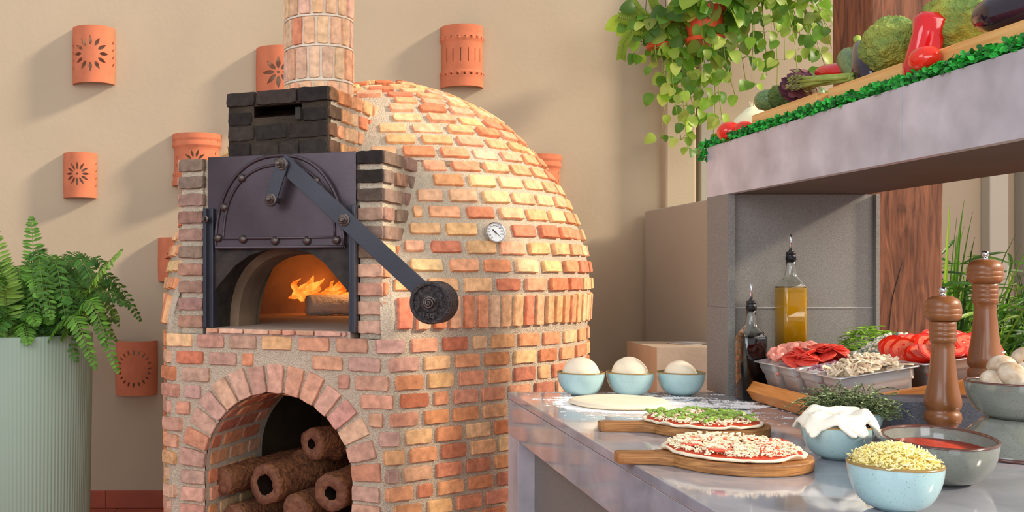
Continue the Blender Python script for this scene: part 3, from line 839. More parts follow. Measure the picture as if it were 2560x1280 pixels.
link = bar('lever_link', (703, 412), (677, 497), .044, AT+.014, .008, M_['arm_steel'], .008, .012)
def bolt(x, y, t, L0=.03, par=None):
    s, z = inv(x, y, t); mb = MB(); Mx = Matrix((U, Z, N)).transposed()
    mb.lathe([(.021, -.002), (.021, .004), (.018, .005)], L(s, t, z), 20, 0, M=Mx)
    mb.lathe([(.0155, .004), (.0155, .013), (.013, .015)], L(s, t, z), 6, 0, M=Mx)
    mb.lathe([(.0075, .01), (.0075, .01+L0*.5), (.0085, .012+L0*.5), (.0085, L0), (.005, L0+.003)], L(s, t, z), 12, 0, M=Mx)
    return mb.build('pivot_bolt', M_['bolt_steel'], par or oven)
bolt(704, 410, AT+.014, .038); bolt(677, 499, AT+.014, .026); bolt(860, 550, AT, .026)
# stand-offs that carry the lever
for (x, y, tb, tt_) in ((704, 410, pf-.01, AT), (677, 499, DT, AT+.008), (862, 552, pf, AT-.006)):
    s, z = inv(x, y, tt_); mb = MB(); mb.lathe([(.010, 0), (.010, tt_-tb)], L(s, tb, z), 12, 0, M=Matrix((U, Z, N)).transposed()); mb.build('pivot_pin', M_['bolt_steel'], oven)
# counterweight: stack of four discs on a spindle
Mx = Matrix((U, Z, N)).transposed()
s, z = inv(1074, 757, 1.125)
cwt = MB(); cwt.lathe([(.012, 1.0), (.012, 1.135)], L(s, 0, z), 16, M=Mx); cwo = cwt.build('counterweight_spindle', M_['bolt_steel'], oven)
for k in range(4):
    t0 = 1.128-.024*(k+1); mb = MB(); r = .0665
    mb.lathe([(.012, 0), (r-.004, 0), (r, .004), (r, .016), (r-.004, .020), (r-.012, .0205), (r-.014, .015), (.030, .015), (.028, .021), (.013, .0215)], L(s, t0, z), 48, M=Mx)
    mb.build('weight_disc', M_['cast_iron'], oven, bevel=0)
mb = MB(); pts = []
for k in range(36):
    a = k*.42; rr = .0195*(1-k/42); pts.append(L(s, 1.128+.004+.00028*k, z)+U*rr*math.cos(a)+Z*rr*math.sin(a))
mb.tube(pts, .0042, 6); mb.lathe([(.018, 0), (.018, .005), (.012, .010), (.006, .014)], L(s, 1.124, z), 20, M=Mx)
mb.build('spiral_hub', M_['bolt_steel'], oven, smooth=True)
def text(body, size, P, ex, ey, name, m, parent, ext=.0006, rot=0):
    cu = bpy.data.curves.new(name, 'FONT'); cu.body = body; cu.size = size; cu.extrude = ext; cu.align_x = 'CENTER'; cu.align_y = 'CENTER'; cu.resolution_u = 2
    to = bpy.data.objects.new('tmp', cu); COL.objects.link(to)
    me = bpy.data.meshes.new_from_object(to, depsgraph=bpy.context.evaluated_depsgraph_get()); bpy.data.objects.remove(to)
    me.name = name; me.materials.clear(); me.materials.append(m)
    ez = ex.cross(ey); M3 = Matrix((ex, ey, ez)).transposed() @ Matrix.Rotation(rot, 3, 'Z')
    for v in me.vertices: v.co = M3 @ v.co
    o = bpy.data.objects.new(name, me); COL.objects.link(o); o.parent = parent; o.location = P-(WL[parent.name] if parent.name in WL else parent.location)
    return o
text('1KG', .020, L(s-.004, 1.1235, z-.040), U, Z, 'raised_lettering', M_['bolt_steel'], oven, .0015, -.12)

# ---- thermometer on the dome
gn = (dsurf(gp+.01, gv)-dsurf(gp-.01, gv)).cross(dsurf(gp, gv+.01)-dsurf(gp, gv-.01)).normalized()
if gn.dot(GP-OC-Z*1.2) < 0: gn = -gn
gn = (gn*.75+(Vector((0, 0, 1.3))-GP).normalized()*.35).normalized()
gx = Z.cross(gn).normalized(); gy = gn.cross(gx); Mg = Matrix((gx, gy, gn)).transposed()
g = MB(); gr = .0375
g.lathe([(gr*.5, -.02), (gr*.95, .006), (gr, .012), (gr, .030), (gr*.97, .032), (gr*.90, .0315), (gr*.90, .024)], GP, 40, M=Mg, caps=False)
gauge = g.build('thermometer', M_['chrome'], oven, smooth=False); gauge['label'] = 'round thermometer with chrome rim'
g = MB(); g.lathe([(gr*.92, .020), (gr*.92, .0262)], GP, 40, M=Mg); dial = g.build('dial', M_['dial'], None)
def child_of(o, par):
    w_ = o.location.copy(); o.parent = par; o.location = w_-WL[par.name]
child_of(dial, gauge)
# place the numbers as one printed mark mesh each
for k in range(10):
    a = math.radians(232-27.5*k); rr = gr*.66
    o = text(str(50+50*k), .0070, GP+gn*.0266+gx*rr*math.cos(a)+gy*rr*math.sin(a), gx, gy, 'dial_number', M_['black'], gauge, .0002)
g = MB()
for k in range(46):
    a = math.radians(232-247.5*k/45); d = gx*math.cos(a)+gy*math.sin(a); r0 = gr*(.78 if k % 5 == 0 else .83)
    g.tube([GP+gn*.0265+d*r0, GP+gn*.0265+d*gr*.87], .00035 if k % 5 else .0006, 4)
o = g.build('dial_ticks', M_['black'], None); child_of(o, gauge)
o = text('°C', .005, GP+gn*.0266-gy*.011, gx, gy, 'dial_unit', M_['black'], gauge, .0002)
g = MB(); d = (gx*.72-gy*.69); g.tube([GP+gn*.028-d*.014, GP+gn*.028, GP+gn*.028+d*.026], [.0022, .0015, .0004], 6); g.lathe([(.003, .027), (.003, .0295)], GP, 12, M=Mg)
o = g.build('needle', M_['black'], None); child_of(o, gauge)

# ---- hearth and fire chamber
mb = MB(); cell(mb, -.262, .292, .2, 1.001, 1.02, 1.0535)
mb.lathe([(.70, 1.03), (.70, 1.0525)], OC, 48)
mb.build('hearth_floor', M_['hearth'], oven)
def aprof(k, n, hw, crown, zf=1.05):
    a = PI*k/n; return (.02+hw*math.copysign(abs(math.cos(a))**.8, math.cos(a)), zf+(crown-zf)*abs(math.sin(a))**.85)
mb = MB(); n = 28
grid(mb, lambda u, v: L(*((aprof(u, n, .275, 1.345)[0], v, aprof(u, n, .275, 1.345)[1]))), list(range(n+1)), [.975, .84], 0)
mb.build('entry_arch', M_['soot'], oven, recalc=False)
mb = MB()
A_ = [aprof(k, n, .285, 1.36) for k in range(n+1)]; B_ = [aprof(k, n, .238, 1.318) for k in range(n+1)]
vs = [L(s, .84, z) for s, z in A_]+[L(s, .84, z) for s, z in B_]+[L(s, .705, z) for s, z in B_]; m_ = n+1
mb.add(vs, [(i, i+1, m_+i+1, m_+i) for i in range(n)]+[(m_+i, m_+i+1, 2*m_+i+1, 2*m_+i) for i in range(n)])
mb.build('inner_arch', M_['inside'], oven, recalc=False)
mb = MB()
def inner(u, v):
    r = .70*math.cos(v)**.9 if v < PI/2-.001 else 0; z = 1.05+.46*math.sin(v)
    return OC+(U*math.sin(u)+N*math.cos(u))*r+Z*z
def iskip(u, v):
    P = inner(u+.03, v+.02)-OC; s, t = P.dot(U), P.dot(N)
    return t > 0 and abs(s-.02) < .238 and P.z < 1.318
grid(mb, inner, [2*PI*k/96 for k in range(97)], [PI/2*k/22 for k in range(23)], 0, skip=iskip)
mb.build('fire_chamber', M_['inside'], oven, recalc=False)

def log(name, P, d, length, r, label, mi='log', hollow=0, seed=0, parent=None, bend=0, group=None, knots=1):
    d = Vector(d).normalized(); a = d.cross(Z).normalized(); b = a.cross(d); nr = 26; nl = 22; mb = MB(); vs = []; P = Vector(P)
    def rad(th, u):
        k = r*(1+.13*nz((math.cos(th)*1.3, math.sin(th)*1.3, u*3), 1, seed)+.06*nz((math.cos(th)*4, math.sin(th)*4, u*3), 1, seed+3))
        k += (r*.10*nz((math.cos(th)*7, math.sin(th)*7, u*16), 1, seed) if mi == 'ash' else 0)+r*.05*nz((math.cos(th)*9, math.sin(th)*9, u*4), 1, seed)
        for q in range(knots):
            ku = .25+.5*((seed*.37+q*.41) % 1); kt = seed*1.7+q*2.1
            k += r*.35*math.exp(-((u-ku)/.08)**2-((math.cos(th-kt)-1)/.15)**2)
        return k
    for j in range(nl+1):
        u = j/nl
        for i in range(nr):
            th = 2*PI*i/nr; k = rad(th, u)*(1-.04*(j in (0, nl)))
            vs.append(P+d*length*(u+(.012*nz((math.cos(th)*3, math.sin(th)*3, u), 1, seed) if j in (0, nl) else 0))+(a*math.cos(th)+b*math.sin(th))*k+b*bend*math.sin(u*PI))
    fs = [(j*nr+i, j*nr+(i+1) % nr, (j+1)*nr+(i+1) % nr, (j+1)*nr+i) for j in range(nl) for i in range(nr)]
    mb.add(vs, fs, 0)
    for e, j in ((0, 0), (1, nl)):
        ring = vs[j*nr:(j+1)*nr]; c = sum(ring, Vector())/nr
        if hollow:
            inn = [c+(p-c)*hollow*(1+.25*nz((p.x*30, p.y*30, p.z*30), 1, seed)) for p in ring]
            deep = [p+d*(.16 if e == 0 else -.1)+(c-p)*.3 for p in inn]
            mb.add(ring+inn+deep, [(i, (i+1) % nr, nr+(i+1) % nr, nr+i) for i in range(nr)], 1)
            mb.add(inn+deep, [(i, (i+1) % nr, nr+(i+1) % nr, nr+i) for i in range(nr)]+[tuple(nr+i for i in range(nr))], 2)
        else:
            mid_ = [c+(p-c)*.5+d*R.uniform(-.003, .003) for p in ring]
            mb.add(ring+mid_+[c], [(i, (i+1) % nr, nr+(i+1) % nr, nr+i) for i in range(nr)]+[(nr+i, nr+(i+1) % nr, 2*nr) for i in range(nr)], 1)
    o = mb.build(name, [M_[mi], M_['log_end'] if mi == 'log' else M_[mi], M_['hollow_black']], None, smooth=True, merge=True)
    tag(o, label, 'firewood'); return o
ashlog = log('burning_log', (.012, 4.60, 1.101), (.95, .25, 0), .34, .046, 'burning log coated in white ash on the oven hearth', 'ash', seed=5)
log('charred_log', (.16, 4.80, 1.100), (.9, -.1, .0), .30, .045, 'dark log burning behind the ash-covered log in the oven', seed=8)
# flames
mb = MB()
for (x, y, hgt_, lean, Y) in [(735, 742, 46, 14, 4.72), (757, 740, 52, 30, 4.74), (775, 738, 42, 34, 4.7), (795, 738, 36, -20, 4.72), (815, 745, 44, 26, 4.74), (838, 748, 56, 18, 4.7), (858, 752, 70, -8, 4.75), (880, 752, 80, -18, 4.76), (900, 750, 60, 5, 4.74), (748, 748, 20, 46, 4.68), (800, 750, 24, 60, 4.68), (840, 755, 26, 50, 4.68)]:
    P = W(x, y, Y); hm = hgt_*Y/F; lm = lean*Y/F; pts = []; rd = []
    for k in range(9):
        u = k/8; pts.append(P+Vector((lm*u*u+.012*math.sin(u*7+x), .01*math.sin(u*5), hm*u))); rd.append(.020*math.sin(PI*min(1, .15+u*.85))**.8*(1-u*.45)*(1+.25*math.sin(u*11+y))+.0008)
    mb.tube(pts, rd, 10)
mb.lathe([(.001, 0), (.03, .004), (.02, .015), (.001, .02)], W(735, 748, 4.66), 10)
tag(mb.build('fire', M_['fire'], smooth=True), 'orange flames rising behind the logs inside the oven', 'fire', kind='stuff')
lamp('fire_glow', 'POINT', (.22, 4.62, 1.30), (0, 4.6, 0), 1.5, (1, .42, .14), .06)
lamp('fire_glow_low', 'POINT', (.10, 4.90, 1.17), (0, 4.6, 0), .6, (1, .26, .05), .05)

# ---- firewood in the niche
dN = -N
def Lp(x, y, t):
    s, z = inv(x, y, t); return L(s, t, z)
log('firewood_log', Lp(662, 1212, .93), -N+U*.25+Z*.02, .50, .072, 'thick hollow log with round hole in its end, middle of the firewood niche', hollow=.5, seed=1, bend=.0)
log('firewood_log', Lp(556, 1203, .93), -N+U*.26+Z*.03, .48, .050, 'smaller split log with cracked end at left of the niche', seed=2)
log('firewood_log', Lp(778, 1110, .82), -N+U*.40+Z*.0, .36, .058, 'short knotty orange-brown log lying on top of the firewood pile', hollow=.35, seed=3, knots=3)
log('firewood_log', Lp(826, 1234, .95), -N+U*.08+Z*.03, .48, .064, 'log with star-shaped cavity in its end at right of the niche', hollow=.38, seed=4)
log('firewood_log', Lp(738, 1276, .95), -N+U*.16+Z*.02, .48, .054, 'plain sawn log slanting up between the two hollow logs', seed=6)
log('firewood_log', Lp(585, 1300, .92), -N+U*.2, .5, .056, 'pale split log at the bottom left of the firewood pile', seed=7)
log('firewood_log', Lp(850, 1345, .92), -N+U*.05, .5, .056, 'lowest log at the bottom right of the niche', seed=9)
log('firewood_log', Lp(700, 1368, .92), -N+U*.15, .5, .054, 'lowest log at the bottom middle of the niche', seed=10)

# ================================================================== COUNTER + SHELF
CZ = .90
ctr = thing('stone_counter', 'long polished grey stone counter holding the pizza ingredients', 'counter', (1.1, 1.9, 0))
mb = MB(); x0, x1, y0, y1 = .598, 1.66, -.25, 2.93
mb.box2((x0, y0, CZ-.02), (x1, y1, CZ)); mb.build('worktop', M_['stone'], ctr, bevel=.002)
mb = MB(); mb.box2((x0, y0, CZ-.122), (x0+.02, 1.45, CZ-.0205)); mb.box2((x0, 1.452, CZ-.122), (x0+.02, 2.15, CZ-.0205)); mb.box2((x0, 2.152, CZ-.122), (x0+.02, y1, CZ-.0205))
mb.box2((x0+.021, y1-.02, CZ-.122), (x1, y1, CZ-.0205)); mb.build('front_apron', M_['stone'], ctr, bevel=.001)
mb = MB(); mb.box2((x0, 2.79, 0), (x1, y1, CZ-.1225)); mb.build('end_leg', M_['fascia'], ctr, bevel=.002)
mb = MB(); mb.box2((x0+.045, y0+.2, 0), (x0+.065, 2.788, CZ-.03)); mb.build('recessed_panel', M_['granite'], ctr)
# overhead shelf on its pillar
sh = thing('overhead_shelf', 'grey slab shelf on a granite pillar above the counter, carrying vegetables', 'shelf', (1.4, 2.9, CZ))
mb = MB(); mb.box2((1.222, 2.85, CZ), (1.63, 2.98, 1.472)); p = mb.build('pillar', M_['granite'], sh)
mb = MB(); mb.box2((1.2, 2.832, CZ), (1.2215, 2.98, 1.149)); mb.box2((1.2, 2.832, 1.1492), (1.2215, 2.98, 1.472)); mb.build('pillar_edge', M_['granite'], sh, bevel=.001)
mb = MB(); mb.box2((1.622, 2.835, CZ), (1.632, 2.849, 1.472)); mb.build('pillar_edge', M_['granite'], sh, bevel=.001)
mb = MB(); mb.box2((1.2225, 2.8475, 1.1478), (1.62, 2.8505, 1.1496)); mb.build('tile_joint', M_['flour'], sh)
mb = MB()
ys = [2.98, 2.512, 2.008, 1.5, 1.0, .6]
for i in range(5): mb.box2((1.2, ys[i+1]+.0006, 1.472), (1.222, ys[i]-.0006, 1.6215))
mb.build('fascia_slab', M_['fascia'], sh, bevel=.0008)
mb = MB(); mb.box2((1.2225, .6, 1.4725), (1.60, 2.98, 1.56)); mb.box2((1.2225, .6, 1.5605), (1.60, 2.98, 1.6195)); mb.build('shelf_body', M_['underside'], sh)

# timber post
mb = MB(); Yf, wd = 3.02, .225; xl = 1.713
rings = []; nseg = 60
for j in range(nseg+1):
    z = 3.6*j/nseg; ring = []
    for (cx, cy) in [(0, 0), (.25, 0), (.5, 0), (.75, 0), (1, 0), (1, .5), (1, 1), (.5, 1), (0, 1), (0, .5)]:
        dx = .006*nz((cx*3, cy*3, z*3), 1, 2); dy = .006*nz((cx*3, cy*3, z*4), 1, 9)
        ring.append(Vector((xl+cx*wd*.97+dx, Yf+cy*wd+dy, z)))
    rings.append(ring)
vs = [p for r_ in rings for p in r_]; m_ = 10
mb.add(vs, [(j*m_+i, j*m_+(i+1) % m_, (j+1)*m_+(i+1) % m_, (j+1)*m_+i) for j in range(nseg) for i in range(m_)]+[tuple(range(m_)), tuple(nseg*m_+i for i in range(m_))])
post = mb.build('timber_post', M_['post'], None, bevel=.006)
tag(post, 'rough-sawn reddish brown timber post behind the counter pillar', 'post')
# long drying cracks and a knot in the post, thin dark grooves following the grain
def crack(pts, wd_):
    mb = MB(); q = [W(x, y, Yf-.002) for x, y in pts]
    q = [Vector((p.x, Yf-.0002, p.z)) for p in q]
    mb.tube(q, [wd_*.55*(.4+.6*math.sin(PI*(i+.5)/len(q))) for i in range(len(q))], 6)
    o = mb.build('drying_crack', M_['soot'], post)
crack([(2258, 470), (2255, 520), (2259, 580), (2260, 640), (2247, 690), (2233, 740), (2226, 790), (2224, 830), (2230, 870)], .0028)
crack([(2262, 640), (2280, 680), (2300, 715), (2316, 750)], .0012)
crack([(2266, 500), (2285, 545), (2310, 590), (2340, 650), (2352, 690)], .0012)
crack([(2266, 745), (2271, 770), (2272, 800), (2268, 830), (2262, 855)], .002)
crack([(2135, 160), (2162, 110), (2174, 75)], .001)

# ledge with steel basin right of the oven
lg = thing('masonry_ledge', 'low beige masonry block with a round steel basin, behind the dough bowls', 'ledge', (1.6, 4.3, 0))
mb = MB(); n = 28; hc = (1.655, 4.31); rr = .075
mb.box2((1.44, 4.08, 0), (1.785, 4.46, .90))
pts = disc(hc[0]-1.44, hc[1]-4.08, rr, n); v2, f2 = sheet(.345, .38, [pts], 8, 8)
mb.add([(q.x+1.44, q.y+4.08, .945) for q in v2], f2)
mb.add([(1.44, 4.08, .9), (1.785, 4.08, .9), (1.785, 4.46, .9), (1.44, 4.46, .9), (1.44, 4.08, .945), (1.785, 4.08, .945), (1.785, 4.46, .945), (1.44, 4.46, .945)], [(0, 1, 5, 4), (1, 2, 6, 5), (2, 3, 7, 6), (3, 0, 4, 7)])
mb.build('block', M_['ledge'], lg)
mb = MB(); mb.lathe([(rr+.008, .946), (rr+.008, .950), (rr-.002, .950), (rr-.006, .90+.003), (.0001, .903)], (hc[0], hc[1], 0), 32); mb.build('steel_basin', M_['steel'], lg, smooth=True)

# ================================================================== BOWLS
def bowl_mb(r, h, c, foot=.42, th=.0045, ox=1, oy=1, rot=0, full=.5):
    """outer profile, inner profile; returns MB(body), MB(rim)"""
    prof = [(r*foot*.9, .003), (r*foot, 0), (r*foot*1.04, .003)]
    for k in range(1, 13):
        u = k/12; prof.append((r*foot*1.02+(r-r*foot*1.02)*math.sin(u*PI/2)**full*1.0 if False else r*(foot*1.02+(1-foot*1.02)*(math.sin(u*PI/2))**.85), .003+(h-.003)*(1-math.cos(u*PI/2))**.85*1.0))
    Msc = Matrix.Rotation(rot, 3, 'Z') @ Matrix.Diagonal((ox, oy, 1))
    mb = MB(); mb.lathe(prof, c, 56, 0, M=Msc)
    mb.f = mb.f[:-1]; mb.m = mb.m[:-1]
    inner_ = [(max(.0001, p[0]-th), p[1]+th*(1 if i < 6 else 0)) for i, p in enumerate(prof) if i > 2][::-1]
    inner_ = [(r-th, h)]+[q for q in inner_ if q[1] < h-.001]+[(.0001, inner_[-1][1])]
    mb.lathe(inner_, c, 56, 0, M=Msc, caps=False)
    rim = MB(); rim.lathe([(r+.0006, h-.0022), (r+.0008, h), (r-th*.5, h+.0014), (r-th-.0004, h), (r-th-.0004, h-.003)], c, 56, 0, M=Msc, caps=False)
    return mb, rim
def fix(mb): return mb
def bowl(name, label, cat, px, pyb, Y, r, h, mats=('blue', 'blue_rim'), X=None, z=CZ, **kw):
    x = (px-PX)*Y/F if X is None else X; c = Vector((x, Y, z+.0004))
    t = thing(name, label, cat, c); b, rm = bowl_mb(r, h, c, **kw)
    b.build('bowl_body', M_[mats[0]], t, smooth=True, recalc=False); rm.build('glazed_rim', M_[mats[1]], t, smooth=True)
    return t, c
GB = 'pale blue bowls holding dough balls'
for i, (px, lab, dr, dz, ds) in enumerate([(1452, 'pale blue speckled bowl with dough, leftmost of the three at the counter end', .052, .058, 1), (1575, 'pale blue speckled bowl with dough, middle of the three at the counter end', .0515, .060, 2), (1702, 'pale blue speckled bowl with dough, right of the three beside the granite pillar', .045, .048, 3)]):
    t, c = bowl('ceramic_bowl', lab, 'bowl', px, 990, 2.845, .0655, .066)
    mb = MB(); tilt = {1: 0, 2: .10, 3: .14}[ds]
    mb.blob(c+Vector((0, 0, .058)), (dr, dr, dz*.86), lambda d: 1+.02*nz(d, 2, ds)-tilt*max(0, d.x)*max(0, d.z), 40, 26)
    o = mb.build('dough_ball', M_['dough'], smooth=True, merge=True)
    tag(o, ['smooth round dough ball in the leftmost blue bowl', 'lopsided dough ball in the middle blue bowl', 'smallest dough ball in the blue bowl beside the pillar'][i], 'dough')
# flour dusting
mb = MB(); g_ = .0026
for i in range(int(.64/g_)):
    for j in range(int(.75/g_)):
        x = .63+i*g_; y = 2.17+j*g_
        if y > 2.91: continue
        d = math.hypot((x-.93)/.30, (y-2.62)/.30); fade = 1-d
        if i % 1 == 0:
            v = nz((x*9, y*30, 0), 1, 3)*.5+nz((x*40, y*90, 0), 1, 5)*.35+nz((x*160, y*160, 0), 1, 8)*.3
            ring = math.exp(-((math.hypot(x-.83, y-2.63)-.135)/.03)**2)*.42
            for bx in (.788, .929): ring += math.exp(-((math.hypot(x-bx, (y-2.845))-.05)/.018)**2)*.3
            if v+fade*.55+ring-.22 > .0:
                q = R.uniform(.0003, .0010); a = g_*.55
                mb.add([(x-a, y-a, CZ+.0003), (x+a, y-a, CZ+.0003), (x+a, y+a, CZ+.0003), (x-a, y+a, CZ+.0003), (x, y, CZ+.0003+q)], [(0, 1, 4), (1, 2, 4), (2, 3, 4), (3, 0, 4)])
tag(mb.build('flour_dusting', M_['flour'], recalc=False), 'white flour dusted over the counter around the rolled dough', 'flour', kind='stuff')
# flat dough round
mb = MB(); c = Vector((.83, 2.63, CZ+.001))
mb.lathe([(.115, 0), (.126, .004), (.127, .009), (.118, .014), (.09, .0145), (.05, .016), (.0001, .017)], c, 64, mod=lambda a, z: 1+.03*math.sin(2*a+1)+.015*math.sin(5*a))
tag(mb.build('rolled_dough', M_['dough'], smooth=True), 'flat oval of rolled dough dusted with flour', 'dough')

# ---- paddles and pizzas
def paddle(cx, cy, r, hl, ang, label):
    t = thing('serving_paddle', label, 'serving board', (cx, cy, CZ))
    mb = MB(); th = .020; hw = .021; pts = []
    a0 = math.asin(min(.9, (hw+.012)/r))
    for k in range(41):
        a = PI+a0+(2*PI-2*a0)*k/40; pts.append((r*math.cos(a), r*math.sin(a)))
    x_ = -r*math.cos(a0)
    pts += [(x_-.02, hw+.002), (x_-.04, hw), (-r-hl+.008, hw), (-r-hl, hw-.006), (-r-hl, -hw+.006), (-r-hl+.008, -hw), (x_-.04, -hw), (x_-.02, -hw-.002)]
    Mr = Matrix.Rotation(ang, 3, 'Z'); n = len(pts)
    vs = [Vector((cx, cy, CZ+.0004))+Mr @ Vector((p[0], p[1], z)) for z in (0, th) for p in pts]
    mb.add(vs, [tuple(range(n-1, -1, -1)), tuple(n+i for i in range(n))]+[(i, (i+1) % n, n+(i+1) % n, n+i) for i in range(n)])
    mb.build('paddle_board', M_['board'], t, bevel=.003); return CZ+.0004+th
def pizza(cx, cy, z, r, label, kind):
    t = thing('pizza', label, 'pizza', (cx, cy, z)); c = Vector((cx, cy, z+.0005))
    mb = MB(); mb.lathe([(r*.9, 0), (r*.99, .002), (r, .005), (r*.97, .007), (r*.9, .0055), (.0001, .005)], c, 72, mod=lambda a, zz: 1+.012*math.sin(7*a)+.008*math.sin(13*a))
    b = len(mb.v)
    for i, p in enumerate(mb.v):
        dd = math.hypot(p.x-cx, p.y-cy)/r
        if dd > .9: p.z += .006*max(0, nz((p.x*30, p.y*30, 0), 1, 4))*(dd-.9)/.1*2
    mb.build('pizza_base', M_['dough'], t, smooth=True)
    mb = MB(); mb.lathe([(r*.93, .0056), (r*.90, .0085), (.0001, .0085)], c, 60, mod=lambda a, zz: 1+.02*math.sin(9*a)+.012*math.sin(17*a)); mb.build('sauce', M_['sauce'], t, smooth=True)
    mb = MB(); n = 1700 if kind == 'tomato' else 1100
    for k in range(n):
        a = R.uniform(0, 2*PI); rr = r*.9*math.sqrt(R.random()); L_ = R.uniform(.003, .009)
        q = c+Vector((rr*math.cos(a), rr*math.sin(a), .009+R.uniform(0, .0065)))
        if nz((q.x*45, q.y*45, 0), 1, 2) < -.28: continue
        th = R.uniform(0, PI); d = Vector((math.cos(th), math.sin(th), R.uniform(-.25, .35)))*L_/2
        mb.tube([q-d, q+Vector((0, 0, R.uniform(0, .002))), q+d], [.0011, .0016, .0011], 5)
    o = mb.build('shredded_cheese', M_['cheese'], t); o['kind'] = 'stuff'
    if kind == 'pepper':
        for k in range(80):
            a = R.uniform(0, 2*PI); rr = r*.88*math.sqrt(R.random()); q = c+Vector((rr*math.cos(a), rr*math.sin(a), .0145+R.uniform(0, .006)))
            th = R.uniform(0, 2*PI); mb = MB(); rad_ = R.uniform(.008, .013); pts = []
            for j in range(7):
                b_ = th+j*.33; pts.append(q+Vector((rad_*math.cos(b_), rad_*math.sin(b_), .002*math.sin(j))))
            mb.tube(pts, [.0022, .003, .0034, .0034, .0034, .003, .002], 6); mb.build('green_pepper_piece', M_['gpepper'], t, smooth=True)
    else:
        for (dx, dy) in [(-.055, .05), (-.01, .06), (.05, .055), (-.075, -.01), (-.012, -.022), (.062, -.012), (.035, -.07), (-.05, -.065), (.09, .02)]:
            mb = MB(); q = c+Vector((dx, dy, .0125)); th = R.uniform(-.2, .2)
            mb.lathe([(.021, 0), (.0225, .0015), (.0225, .004), (.020, .0048), (.0001, .0042)], q, 28, M=rotm('X', R.uniform(-8, 8))); mb.build('tomato_slice', M_['tomato_flesh'], t, smooth=True)
        mb = MB()
        for k in range(240):
            a = R.uniform(0, 2*PI); rr = r*.8*math.sqrt(R.random()); q = c+Vector((rr*math.cos(a), rr*math.sin(a), .018+R.uniform(0, .003))); th = R.uniform(0, PI); d = Vector((math.cos(th), math.sin(th), .1))*.004
            mb.tube([q-d, q+d], .0018, 5)
        o = mb.build('scattered_cheese', M_['cheese'], t); o['kind'] = 'stuff'
za = paddle(.882, 2.19, .128, .105, math.radians(-3), 'round wooden paddle with handle under the green pepper pizza')
pizza(.872, 2.19, za, .124, 'raw pizza with green pepper pieces and cheese on the farther paddle', 'pepper')
za = paddle(.786, 1.82, .128, .088, math.radians(-2), 'round wooden paddle with scorched edge under the tomato pizza')
pizza(.782, 1.825, za, .123, 'raw pizza with tomato slices and shredded cheese on the nearer paddle', 'tomato')

# ---- bowls on the right
t, c = bowl('ceramic_bowl', 'pale blue bowl heaped with white mozzarella sheets, in the middle of the counter', 'bowl', 2092, 1148, 1.87, .0615, .063)
def drape(px, ang, w_, l_, k, lab):
    mb = MB(); n = 16; m_ = 12; d = Vector((math.cos(ang), math.sin(ang), 0)); e = Vector((-d.y, d.x, 0)); vs = []
    for j in range(m_+1):
        for i in range(n+1):
            u = (i/n-.5); v = j/m_; wv = w_*(1+.1*math.sin(v*9+k))
            p = c+d*(v*l_-.012)+e*u*wv
            rr = math.hypot(p.x-c.x, p.y-c.y)/.0615
            z = .078+k*.0035+.0045*math.sin(i*.55+k*2.3)*(.3+v)-.085*max(0, rr-.80)**1.3+.003*math.sin(j*.7+k)
            z = max(z, .052)+.010*nz((p.x*32, p.y*32, k), 1, 3)
            vs.append(p+Z*z)
    mb.add(vs, [(j*(n+1)+i, j*(n+1)+i+1, (j+1)*(n+1)+i+1, (j+1)*(n+1)+i) for j in range(m_) for i in range(n)])
    o = mb.build('mozzarella_sheet', M_['mozz'], smooth=True); s_ = o.modifiers.new('thick', 'SOLIDIFY'); s_.thickness = .007
    sb = o.modifiers.new('sub', 'SUBSURF'); sb.levels = 1; sb.render_levels = 1
    tag(o, lab, 'cheese')
for k, (an, lab) in enumerate([(3.0, 'mozzarella sheet hanging over the left edge of the blue bowl'), (4.2, 'mozzarella sheet folded over the front left rim of the blue bowl'), (5.2, 'mozzarella sheet drooping over the front right rim of the blue bowl'), (6.2, 'mozzarella sheet hanging over the right edge of the blue bowl'), (1.5, 'mozzarella sheet lying across the back of the heap')]):
    drape(0, an, .098, .077, k*.8, lab)
mb = MB(); mb.blob(c+Z*.055, (.052, .052, .030), lambda d: 1+.08*nz(d, 3, 3), 24, 14); tag(mb.build('mozzarella_mound', M_['mozz'], smooth=True, merge=True), 'mound of mozzarella under the draped sheets in the blue bowl', 'cheese')

t, c = bowl('ceramic_bowl', 'pale blue bowl filled with grated yellow cheese, nearest the camera', 'bowl', 2237, 1275, 1.465, .0630, .0680)
mb = MB(); mb.blob(c+Z*.048, (.0545, .0545, .030), lambda d: 1+.10*nz(d, 3, 3), 24, 14, col=S(250, 232, 150))
for k in range(1150):
    a = R.uniform(0, 2*PI); rr = .0565*math.sqrt(R.random()); zz_ = .066+.024*(1-(rr/.056)**2)+R.uniform(-.003, .008)
    q = c+Vector((rr*math.cos(a), rr*math.sin(a), zz_)); th = R.uniform(0, 2*PI); cv = R.uniform(.3, 1.4); ra = R.uniform(.004, .008); zz_ -= .006*max(0, rr/.0565-.8)/.2
    pts = [q+Vector((ra*math.cos(th+cv*j*.5), ra*math.sin(th+cv*j*.5), R.uniform(-.001, .0015)*j)) for j in range(4)]
    y_ = R.random(); mb.tube(pts, [.0008, .0013, .0013, .0007], 5, col=S(253, 232+y_*12, 136+y_*60))
tag(mb.build('grated_cheese', M_['ycheese']), 'heap of grated yellow cheese in the front blue bowl', 'cheese', kind='stuff')

